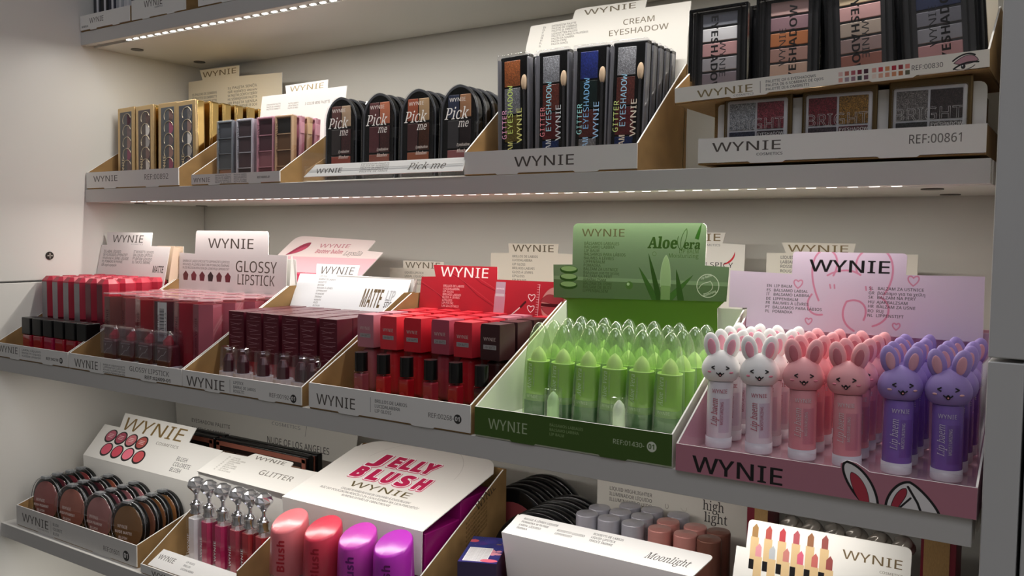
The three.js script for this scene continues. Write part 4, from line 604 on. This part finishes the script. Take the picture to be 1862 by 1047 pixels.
backTray('pale card tray with a red chilli, behind the aloe card', 700, 800, 0.04, 60, { y: 0.14, z: 0.041, bg: '#ece9e2', pts: [[700, -70], [700, 64], [722, 64], [720, 74], [780.5, 74.6], [778, 65], [798.8, 64.1], [796, -70]], draw: (t) => { wy(t, 725, 67, 777, 6.4, '#7d6a45'); t.tx('COSMETICS', 756, 62.4, 1.8, { w: 20, c: '#888' }); t.tx('PLUM SPICY', 742, 43.4, 4.4, { w: 46, c: '#333' }); t.curve([[779, 46], [786, 47], [790, 52], [789.5, 57], [788, 52], [785, 49], [779, 46]], '#c01a2a', 0.3, '#d8222f'); } });
backTray('pale liquid lipstick list card tray behind the lilac card', 818, 939, 0.04, 60, { y: 0.14, z: 0.041, bg: '#e8e4d8', pts: [[818, -70], [818, 57.3], [834.8, 57.5], [830.8, 66.5], [891.9, 66.4], [890, 58.2], [939.4, 58.3], [939, -70]], draw: (t) => { wy(t, 836, 58.6, 887, 6, '#7d6a45'); t.lines(['LIQUID LIPSTICK', 'LABIAL LÍQUIDO', 'ROSSETTI LIQUIDI', 'ROUGE LIQUIDE'], 830, 52.5, 2.6, 3.9, { c: '#444' }); } });
// ================================================================ lower shelf
function low(label, x0, x1, o) { return tray(label, { x0, x1, y: YL, zf: 0.288, zb: 0.165, hf: 24, hb: 60, zs: 0.175, ...o }); }
// ---------------------------------------------------------------- blush compacts
{
  const disc = (t, x, y, c, open) => { t.disc(x, y, 10.4, '#1a1718', 9); t.disc(x - 0.4, y + 0.5, 8.4, c, 7.2); if (!open) { for (let i = 0; i < 3; i++) t.rect(x - 5, y + 2.4 - i * 2, 9, 0.7, '#efd3d2'); } };
  const t = low('blush tray with white card picturing eight blushers', 25, 258, {
    zf: 0.283, zb: 0.168, hf: 24, hb: 56, bg: '#d2cfc9',
    front: (t) => { wy(t, 37, 7.6, 94, 9.4); t.tx('COSMETICS', 70, 4.2, 1.8, { w: 24, c: '#8a857e' }); t.rect(98, 4, 0.35, 15, '#77736c'); t.lines(['BLUSH', 'COLORETE', 'BLUSH'], 102, 14.5, 3, 5.2, { k: 0.95 }); t.tx('REF:01601', 199, 7, 5, { w: 30, c: '#45413c' }); badge(t, 240, 9.4, 5.4, '01', '#1a1817'); },
    cards: [{ y: -0.064, z: 0.205, deg: 42, rough: 0.4, pts: [[31.5, 0], [30.9, 44.2], [62.9, 44.2], [54, 64], [195, 63.3], [197.8, 44.4], [258, 43.5], [255, 0]],
      draw: (t) => { t.tx('WYNIE', 65, 42.5, 16.5, { w: 121, c: '#7d6434' }); t.tx('COSMETICS', 144.5, 33.6, 3.4, { w: 42, c: '#77726a' }); ['#b85c70', '#a8485c', '#c87078', '#b0524c'].forEach((c, i) => disc(t, 58 + i * 20.8, 31, c)); ['#d85a70', '#d44a5e', '#f0788c', '#cc5258'].forEach((c, i) => disc(t, 66.5 + i * 21.7, 13.6, c, 1)); t.lines(['BLUSH', 'COLORETE', 'BLUSH'], 195, 20.5, 5, 6.8, { k: 0.92 }); } },
    { name: 'header_front', y: YL + 0.0016, z: 0.2048, pts: [[32, 0], [31.5, 66], [255, 66], [254, 0]] }],
  });
  for (const x of [0.0325, 0.2548]) wing(t, x, [[0.2045, -0.128], [0.2045, -0.0645], [0.1725, -0.0345], [0.1705, -0.0345], [0.1705, -0.128]]);
}
const BLUSH = [['#9c5e5a', '#6a2230', '#83303a', '#9c4444'], ['#a5685a', '#6a2c34', '#5c1e28', '#a5543c'], ['#a3706e', '#8a4450', '#a8686e', '#b87478'], ['#7d5a38', '#7a4a34', '#86542c', '#94602f']];
function compact(col, text) {
  const o = G(), R = 0.027;
  const ringG = (pts) => lathe(pts, 44).rotateX(Math.PI / 2).translate(0, R, 0);
  mesh('base', ringG([[0, -0.0062], [R - 0.001, -0.0062], [R, -0.005], [R, -0.001], [R - 0.002, 0], [R - 0.004, 0.0004], [0, 0.0004]]), BLACK, o);
  mesh('pan', ringG([[R - 0.005, 0.0003], [R - 0.005, 0.0012], [0, 0.0012]]), std(col, 0.65), o);
  mesh('lid', ringG([[R, 0], [R, 0.0035], [R - 0.0015, 0.0058], [R - 0.005, 0.0066], [0, 0.0068]]), CLEAR, o);
  mesh('clasp', rb(0.009, 0.0032, 0.0085, 0.0008, 0, 2 * R - 0.0002, 0.0012), std('#c9ccce', 0.1, 0, { transmission: 0.7, thickness: 0 }), o);
  mesh('rim_trim', new THREE.TorusGeometry(R + 0.0002, 0.0004, 6, 44).translate(0, R, 0.0008), std('#8d8f93', 0.15, 0.6), o);
  mesh('lettering', plate(0.034, 0.018, 0, 0.0225, 0.007), lettering('cmp' + text, 34, 18, (t) => { wy(t, 8, 13, 24, 3.6, '#efe2dc'); t.tx(text, 4, 7.4, 3, { w: 27, b: 1, c: '#efe2dc' }); t.tx('BLUSH', 10, 1.6, 3, { w: 14, b: 1, c: '#efe2dc' }); }), o);
  return o;
}
for (let c = 0; c < 4; c++) for (let r = 0; r < 4; r++)
  put('cmp' + c + r, () => compact(BLUSH[c][r], c === 3 ? 'NUDE MATTE' : 'HIGH PIGMENT'), 'blush_compact', 'round clear lidded blush compact' + spot(c, r, 4), 'compact', 'blush compacts', [(50 + c * 53.8 - r * 1.5) / 1000, YL + 0.0016, 0.2625 - r * 0.0152], 0.06 + rr(-0.04, 0.04), -0.06, rr(-0.05, 0.05));
// ---------------------------------------------------------------- palettes behind
tray('wide tray of rose framed palettes with a tall white card', { x0: 12, x1: 344, y: YL, zf: 0.14, zb: 0.052, hf: 16, hb: 60, S: 2,
  cards: [{ y: -0.0817, z: 0.06, bg: '#d9d6ce', pts: [[20, -48], [12, 58], [352, 60], [336, -48]], draw: (t) => { t.lines(['EYESHADOW PALETTE', 'PALETAS DE SOMBRAS'], 46, 35.6, 5, 11, { w: 80, c: '#3d3a36' }); t.tx('NUDE OF LOS ANGELES', 196, 28, 8, { w: 110, c: '#2c2a28' }); t.tx('COSMETICS', 205, 52, 4, { w: 52, c: '#888' }); t.path([[268, 60], [265, 45]], '#8d8a84', 0.7); } }] });
for (let c = 0; c < 2; c++) for (let r = 0; r < 2; r++) {
  const o = thing('rose_palette', 'wide rose framed eyeshadow palette' + spot(c, r, 2), 'palette', [0.1035 + c * 0.159, YL + 0.0016, 0.124 - r * 0.0135], 'rose framed palettes');
  mesh('case', rb(0.157, 0.0932, 0.0095, 0.002, 0, 0.0466, -0.001), BLACK, o);
  mesh('frame', merge([bx(0.152, 0.0052, 0.002, 0, 0.0885, 0.0042), bx(0.0055, 0.087, 0.002, -0.073, 0.0465, 0.0042), bx(0.0055, 0.087, 0.002, 0.073, 0.0465, 0.0042), bx(0.152, 0.0052, 0.002, 0, 0.005, 0.0042)]), std('#b5705e', 0.35, 0.3), o);
  mesh('window', bx(0.142, 0.079, 0.0012, 0, 0.0465, 0.0036), std('#241a18', 0.15), o);
  for (let i = 0; i < 10; i++) mesh('pan', rb(0.024, 0.029, 0.0008, 0.0006, -0.056 + (i % 5) * 0.028, i < 5 ? 0.066 : 0.03, 0.0046), std(['#7a5a48', '#5c4636', '#6a4238', '#8a6650', '#4a342c'][(i * 3 + c) % 5], 0.5), o);
}
// ---------------------------------------------------------------- glitter lip glosses
{
  const t = low('glitter lip gloss tray with sloping white GLITTER card', 272, 424, { zf: 0.288, zb: 0.188, hf: 10, hb: 70, zs: 0.2, deck: 3,
    front: (t) => wy(t, 290, 2, 330, 5),
    cards: [{ y: -0.041, z: 0.222, deg: 66, rough: 0.35, pts: [[275.5, -1], [277.5, 34], [316.2, 35], [320.6, 42, 3], [381.5, 41, 3], [383, 34], [422, 34.9], [420, -3]], draw: (t) => { wy(t, 327.2, 34, 374.2, 5, '#5a544c'); t.tx('GLITTER', 353.4, 14.5, 7, { w: 49, c: '#6a655e' }); t.lines(['LIP GLOSS', 'BRILLOS DE LABIOS', 'LUCIDALABBRA', 'LIPGLOSS', 'GLOSS À LÈVRES', 'BRILHOS LABIAIS', 'LIP POLSKI', 'LAK ZA USTNICE'], 300, 28, 1.7, 3, { k: 1.1, c: '#77726a' }); t.lines(['EN', 'ES', 'IT', 'DE', 'FR', 'PT', 'PL', 'SL'], 293, 28, 1.7, 3, { c: '#77726a' }); } },
    { name: 'header_front', y: YL + 0.004, z: 0.2212, pts: [[276, 0], [275.5, 86.5], [420, 86.5], [420, 0]] },
    { name: 'front_label', y: YL + 0.0105, z: 0.286, deg: 55, pts: [[281, 0], [284, 20], [412, 20], [412, 0]], bg: '#eceae6', draw: (t) => { wy(t, 286, 9, 312, 5.4); t.lines(['LIP GLOSS', 'BRILLOS', 'LUCIDALABBRA'], 326, 14, 2, 4); } }] });
  for (const x of [0.2765, 0.4206]) wing(t, x, [[0.2208, -0.126], [0.2208, -0.042], [0.1915, -0.0285], [0.1895, -0.0285], [0.1895, -0.126]]);
}
const GGL = ['#d9d4d8', '#b02a58', '#b5205c', '#a8324a', '#a01828', '#a8202e'];
[0.2995, 0.3195, 0.3403, 0.3625, 0.38, 0.399].forEach((x, c) => {
  const o = thing('glitter_gloss', ['clear', 'raspberry', 'magenta', 'rose', 'dark red', 'red'][c] + ' glitter lip gloss with diamond shaped silver cap', 'lip gloss', [x, YL + 0.0036, 0.2415 - c * 0.0004], 'diamond capped glosses');
  mesh('bottle', loft([{ y: 0, p: octo(0.0088, 0.003) }, { y: 0.048, p: octo(0.0088, 0.003) }, { y: 0.0515, p: octo(0.0062, 0.002) }]), CLEAR, o);
  mesh('gloss', loft([{ y: 0.003, p: octo(0.0068, 0.0026) }, { y: 0.0465, p: octo(0.0068, 0.0026) }]), std(GGL[c], 0.2, 0, { clearcoat: 0.8 }), o);
  const cap = mesh('cap', lathe([[0.0066, 0.0515], [0.0068, 0.053], [0.0058, 0.0534], [0.0058, 0.0598], [0.0066, 0.0602], [0.0066, 0.0618], [0.0045, 0.0634], [0.002, 0.0655], [0.0019, 0.07], [0.0032, 0.0722], [0, 0.0724]], 28), CHROME, o);
  mesh('diamond', loft([{ y: 0.0716, p: ngon(10, 0.002) }, { y: 0.079, p: ngon(10, 0.0088) }, { y: 0.0812, p: ngon(10, 0.0092) }, { y: 0.0858, p: ngon(10, 0.0072, 0.31) }, { y: 0.088, p: ngon(10, 0.004, 0) }]), std('#e4e5ea', 0.12, 0.9), cap);
  mesh('lettering', plate(0.006, 0.04, -0.002, 0.024, 0.0091), lettering('ggl', 6, 40, (t) => t.tx('△ WYNIE', 4.4, 2, 3, { r: Math.PI / 2, w: 26, c: '#efe6ea' })), o);
});
// ---------------------------------------------------------------- jelly blush
{
  const t = low('large white topped box tray with fat pink lettering and brown side', 428, 606, { zf: 0.297, zb: 0.13, hf: 40, hb: 124, zs: 0.134, deck: 3,
    frontPts: [[428, 0], [606, 0], [606, 40], [428, 30]], bg: '#e9e7e2', front: (t) => { wy(t, 450, 10, 500, 9); },
    cards: [{ y: -0.036, z: 0.245, deg: 75, rough: 0.35, S: 6, pts: [[431, 0], [428.5, 104], [443, 124, 12], [588, 126, 12], [602, 104], [600, 0]],
      draw: (t) => {
        t.ring(515, 78, 58, 0.5, '#cfcdc8', Math.PI * 1.08, Math.PI * 1.98);
        for (const [s, xs, y, hw] of [['JELLY', [472, 489.5, 504, 518, 530.5], 82, 13], ['BLUSH', [464, 484, 502, 521, 541], 55, 15]])
          for (const [c, fat, dx, dy] of [['#c8486c', 5.4, 0.7, -0.9], ['#ffffff', 4.4, 0, 0], ['#c41c54', 2.2, 0, 0]]) [...s].forEach((q, i) => t.tx(q, xs[i] + dx, y + dy, 18, { w: hw, b: 1, c, fat, i: 0.02 }));
        wy(t, 478.5, 38.6, 553.4, 8.6, '#5d5230'); t.tx('COLORETE/FARD/ROUGE/BLUSH/FARD À JOUES/BLUSH/', 476, 31.5, 3, { w: 84 }); t.tx('RÓŻ DO POLICZKÓW/RDEČILO ZA LICA/LÍCENKA NA LICA/PIROSÍTÓ/', 453.5, 26.4, 3, { w: 120 }); t.tx('RUMENILO/FARD DE OBRAZ/ROUGE', 486, 21.4, 3, { w: 59 });
      } },
    { name: 'header_front', y: -0.0758, z: 0.2425, deg: -4, pts: [[432, 0, 3], [431, 40], [600, 40], [597, 0, 3]] }] });
  wpart(t, 'side_print', plate(0.09, 0.05, 0, 0, 0).rotateY(Math.PI / 2).translate(0.6063, -0.045, 0.175), lettering('jside', 90, 50, (p) => { p.tx('WYNIE', 45, 34, 8, { r: 0.45, w: 32, c: '#3a2c18' }); for (let i = 0; i < 7; i++) p.tx('BLUSH COLORETE FARD ROUGE LOT', 28, 26 - i * 4, 2, { r: 0.45, w: 36, c: '#3a2c18' }); }, 5));
}
for (let i = 0; i < 2; i++) { const o = thing('magenta_carton', ['front', 'rear'][i] + ' magenta carton under the lid with fat pink lettering', 'carton', [0.517, YL + 0.0036, i ? 0.166 : 0.216], 'magenta cartons'); mesh('carton', rb(0.164, i ? 0.104 : 0.088, 0.0485, 0.001, 0, i ? 0.052 : 0.044, 0), std('#8a0f66', 0.35), o); }
const JB = ['#e0757c', '#d23c52', '#c23cb0', '#b22cb4'];
[[0.4735, 0.2745], [0.512, 0.2715], [0.5495, 0.2685], [0.586, 0.265]].forEach(([x, z], c) => {
  const o = thing('blush_stick', ['coral pink', 'red', 'orchid', 'purple'][c] + ' slant topped fat blush stick', 'blush', [x, YL + 0.0036, z], 'slant topped blush sticks');
  const m = std(JB[c], 0.3, 0, { clearcoat: 0.4, clearcoatRoughness: 0.2 });
  const g = lathe([[0, 0.041], [0.0178, 0.041], [0.0166, 0.082], [0.0161, 0.0872], [0.0146, 0.0892], [0, 0.0898]], 40), p = g.attributes.position;
  for (let i = 0; i < p.count; i++) if (p.getY(i) > 0.07) p.setY(i, p.getY(i) - (p.getZ(i) * 0.42 + 0.003) * Math.min(1, (p.getY(i) - 0.07) / 0.012)); g.computeVertexNormals();
  mesh('cap', g, m, o);
  mesh('inner_collar', lathe([[0, 0.002], [0.0125, 0.002], [0.0125, 0.041], [0, 0.041]], 28), std('#d9c4c8', 0.3), o);
  mesh('base', lathe([[0.016, 0], [0.0172, 0.001], [0.0174, 0.0405], [0, 0.041]], 32), CLEAR_S, o);
  mesh('lettering', wrap(0.01792, 0.034, 0.0425, 0.0, 0.95, 0.01692), lettering('jb' + c, 17, 34, (t) => t.tx('Blush', 10, 2, 7.4, { r: Math.PI / 2, w: 29, b: 1, c: ['#b01c2c', '#9c1428', '#5c1464', '#5c1058'][c] })), o);
});
// ---------------------------------------------------------------- black compacts on edge
for (const [s, n, x, z, y] of [[0, 5, 0.606, 0.06, 0], [1, 5, 0.6635, 0.107, 0]]) for (let i = 0; i < n; i++) {
  const o = thing('black_compact', 'black round compact on edge, ' + ['left', 'right'][s] + ' stack, ' + ORD[n - 1 - i] + ' from front', 'compact', [x - (s ? 0 : 0) + 0, YL + 0.002 + (n - 1 - i) * 0, z + i * 0.0145], 'black compacts on edge'), R = 0.047;
  const turn = (g) => g.rotateX(Math.PI / 2 - 0.16).translate(0, R + 0.006, 0);
  mesh('case', turn(lathe([[0, -0.0055], [R - 0.0015, -0.0055], [R, -0.004], [R, 0.003], [R - 0.0015, 0.0055], [R - 0.012, 0.0056], [R - 0.0125, 0.0045], [0, 0.0045]], 48)), BLACK, o);
  mesh('pan', turn(lathe([[R - 0.013, 0.0046], [R - 0.013, 0.0052], [0, 0.0052]], 40)), std('#7d3036', 0.6), o);
}
// ---------------------------------------------------------------- galaxy printed box
{
  const o = thing('galaxy_carton', 'blue galaxy printed carton with white small print block', 'carton', [0.6445, YL + 0.0005, 0.218]); o.rotation.y = 0.41;
  mesh('carton', loft([{ y: 0, p: rect(0.016, 0.03) }, { y: 0.081, p: rect(0.016, 0.03) }]), std('#2c2340', 0.4), o);
  mesh('printed_face', new THREE.PlaneGeometry(0.0316, 0.0596).rotateX(-Math.PI / 2).translate(0, 0.0812, 0), print(0, 0, 44.5, 85.5, '#28306e', (t) => { for (let i = 0; i < 40; i++) t.disc(rr(0, 44), rr(0, 85), rr(3, 9), ['rgba(70,40,120,.25)', 'rgba(30,70,150,.22)', 'rgba(120,50,130,.2)'][i % 3]); for (let i = 0; i < 60; i++) t.disc(rr(0, 44), rr(0, 85), rr(0.1, 0.35), '#dfe6ff'); t.disc(4, 70, 6, '#c05060', 5); t.disc(36, 62, 3.4, '#6a5a48', 1.8); for (let i = 0; i < 9; i++) t.disc(30 + rr(0, 14), 28 + rr(0, 14), 3.2, '#d890a0'); t.rect(4, 4, 28, 44, '#e4e2e4'); for (let i = 0; i < 20; i++) t.tx('INGREDIENTS POLYBUTENE PARAFFIN', 5, 45 - i * 2.1, 1.2, { w: 26, c: '#333' }); t.disc(34, 8, 10, '#e06a80', 5); }, 8), o);
}
// ---------------------------------------------------------------- highlighter sticks
tray('highlighter tray with white card reading high light', { x0: 690, x1: 834, y: YL, zf: 0.186, zb: 0.09, hf: 20, hb: 60, S: 3, deck: 3,
  cards: [{ y: -0.06, z: 0.1, bg: '#e0dcd3', pts: [[686.7, -66], [686.7, 92], [833, 92], [833, -66]], draw: (t) => { t.lines(['LIQUID HIGHLIGHTER', 'ILUMINADOR LÍQUIDO', 'ILLUMINANTE FLUIDO'], 699, 41.6, 3.2, 5, { w: 42, c: '#45413d' }); t.tx('high', 787.5, 39.5, 8, { f: 'serif', w: 19, c: '#1f1d1c' }); t.tx('light', 789, 29.5, 8, { f: 'serif', w: 20.5, c: '#1f1d1c' }); t.curve([[754, 38], [752, 33], [758, 33], [756, 38]], '#a39d92', 0.5); t.curve([[768, 37], [770, 34], [774, 34], [773, 38]], '#c9c3b8', 0.5); wy(t, 720, 70, 790, 11); } }] });
const HL = [[0, [709, 729.5, 751.5], '#b4b3bd', 'silver'], [0, [775, 797], '#cf8f88', 'pink'], [0, [816.5], '#7d5246', 'brown'], [1, [710, 730, 750], '#b4b3bd', 'silver'], [1, [773.5, 797], '#cf8f88', 'pink'], [1, [816.5], '#7d5246', 'brown'], [2, [729, 750, 774], '#b4b3bd', 'silver']];
for (const [r, xs, col, word] of HL) xs.forEach((x, i) => {
  const o = put('hl' + word, () => { const g = G(); mesh('cap', lathe([[0, 0.04], [0.0094, 0.04], [0.0094, 0.1045], [0.0088, 0.1058], [0, 0.106]], 32), std(col, 0.28, 0.25), g); mesh('bottle', lathe([[0, 0], [0.009, 0], [0.009, 0.04], [0, 0.04]], 28), clear('#f4f0ec', 0.08), g); mesh('fluid', cyl(0.0075, 0.0075, 0.036, 0, 0.002, 0, 20), std(col, 0.3), g); return g; },
    'highlighter_stick', word + ' capped highlighter stick, ' + ORD[i] + ' ' + word + ' one from left, ' + rowName(r, 3), 'highlighter', word + ' highlighter sticks', [x / 1000, YL + 0.0036, 0.16 - r * 0.0205]);
});
// ---------------------------------------------------------------- white sleeve tray in front of the highlighters
{
  const t = low('white sloping top sleeve tray with scribbled script, beside the galaxy carton', 669, 836, { zf: 0.288, zb: 0.208, hf: 22, hb: 60, zs: 0.214,
    cards: [{ y: -0.0267, z: 0.23, deg: 70, bg: '#eeedec', rough: 0.25, pts: [[669.5, 0], [671, 26, 5], [838, 26, 5], [831, 0]], draw: (t) => { t.lines(['ROUGE À LÈVRES LIQUIDE', 'POMADKA W PŁYNIE', 'LABIAL LÍQUIDO', 'ŠMINKA'], 678, 20, 2.2, 4, { k: 0.9 }); t.lines(['ROSSETTO LIQUIDO', 'LIPPENSTIFT'], 712, 15, 2.2, 4, { k: 0.9 }); t.lines(['ROSSETTI DE LABIOS', 'LIQUID LIPSTICK', 'TEKOČE ŠMINKE'], 742, 20, 2.2, 4, { k: 0.9 }); t.tx('Moonlight', 790, 8, 7, { f: 'serif', i: 0.5, w: 34, c: '#4a4644' }); } },
    { name: 'sleeve_front', y: -0.0985, z: 0.2165, deg: -11, mat: std('#d5d2d6', 0.25), pts: [[673, 0], [669.5, 73.2], [831, 73.2], [828, 0]] }] });
  wing(t, 0.6705, [[0.2155, -0.0985], [0.2292, -0.0275], [0.2065, -0.0185], [0.2062, -0.0985]]);
}
// ---------------------------------------------------------------- lipstick picture card tray
tray('lipstick tray with rounded card picturing twelve lipsticks', { x0: 858, x1: 976, y: YL, zf: 0.288, zb: 0.224, hf: 22, hb: 60, S: 3,
  cards: [{ y: 0, z: 0.235, deg: 10, rough: 0.3, S: 8, bg: '#e9e7e2', pts: [[859, -100], [863.5, 3.5], [870, 3.5], [870.5, 22.6, 3], [971.4, 23.6, 4], [972, -100]], draw: (t) => {
    wy(t, 931.3, 9.4, 967.3, 5.6, '#6d5c40'); t.tx('COSMETICS', 953.8, 5, 1.5, { w: 13.5, c: '#8a8378' });
    const tip = (x, y, c) => { t.path([[x - 2, y - 9], [x - 2, y - 3], [x + 0.4, y], [x + 2, y - 2.4], [x + 2, y - 9]], 0, 0, c); t.rect(x - 2.7, y - 24, 5.4, 15.2, '#d6b98c'); t.rect(x - 2.9, y - 30, 5.6, 6.4, '#1d1b1c'); };
    ['#a07c50', '#b05650', '#b8484e', '#b05a62', '#94684c', '#94544e'].forEach((c, i) => tip(875.5 + i * 9, 20.6 + i * 0.2, c)); ['#d8949c', '#b4b8bc', '#c48078', '#d0647c', '#c06a64', '#96504e'].forEach((c, i) => tip(878.5 + i * 9.1, 8.2 + i * 0.2, c));
  } }] });
// ---------------------------------------------------------------- twisted silver caps behind the picture card
tray('brown tray of twist cap bottles behind the lipstick picture card', { x0: 862, x1: 962, y: YL, zf: 0.162, zb: 0.118, hf: 30, hb: 60, S: 2, bg: '#b89a66', deck: 3 });
function twist() {
  const o = G(), g = new THREE.SphereGeometry(1, 48, 24), p = g.attributes.position;
  for (let i = 0; i < p.count; i++) { const x = p.getX(i), y = p.getY(i), z = p.getZ(i), a = Math.atan2(z, x) + y * 1.3, k = 1 + 0.2 * Math.cos(4 * a) * Math.sqrt(Math.max(0, 1 - y * y)); p.setXYZ(i, x * k * 0.0072, y * 0.0078 + 0.1215, z * k * 0.0072); }
  g.computeVertexNormals(); mesh('twisted_cap', g, std('#b9b4ac', 0.22, 0.55), o);
  mesh('neck', cyl(0.0055, 0.0055, 0.014, 0, 0.1015, 0, 20), std('#b9b4ac', 0.22, 0.55), o);
  mesh('bottle', rb(0.0145, 0.101, 0.0145, 0.002, 0, 0.0505, 0), std('#8c2a38', 0.25), o); return o;
}
for (let i = 0; i < 6; i++) put('twist', twist, 'twist_cap_gloss', 'silver twisted cap gloss bottle, ' + ORD[i] + ' from left behind the picture card', 'lip gloss', 'twist cap glosses', [0.8735 + i * 0.0157, YL + 0.0036, 0.14], i * 0.4);
for (const [x, w, which] of [[0.852, 0.016, 'left'], [0.9765, 0.022, 'right']]) { const o = thing('wine_carton', 'tall wine red carton ' + which + ' of the twist cap bottles', 'carton', [x, YL + 0.0005, 0.14]); mesh('carton', rb(w, 0.165, 0.03, 0.0006, 0, 0.0825, 0), std('#6a1626', 0.4), o); mesh('kraft_face', bx(w - 0.006, 0.163, 0.0004, which === 'left' ? 0.003 : -0.001, 0.0825, 0.0152), KRAFT, o); }
renderer.render(scene, camera);
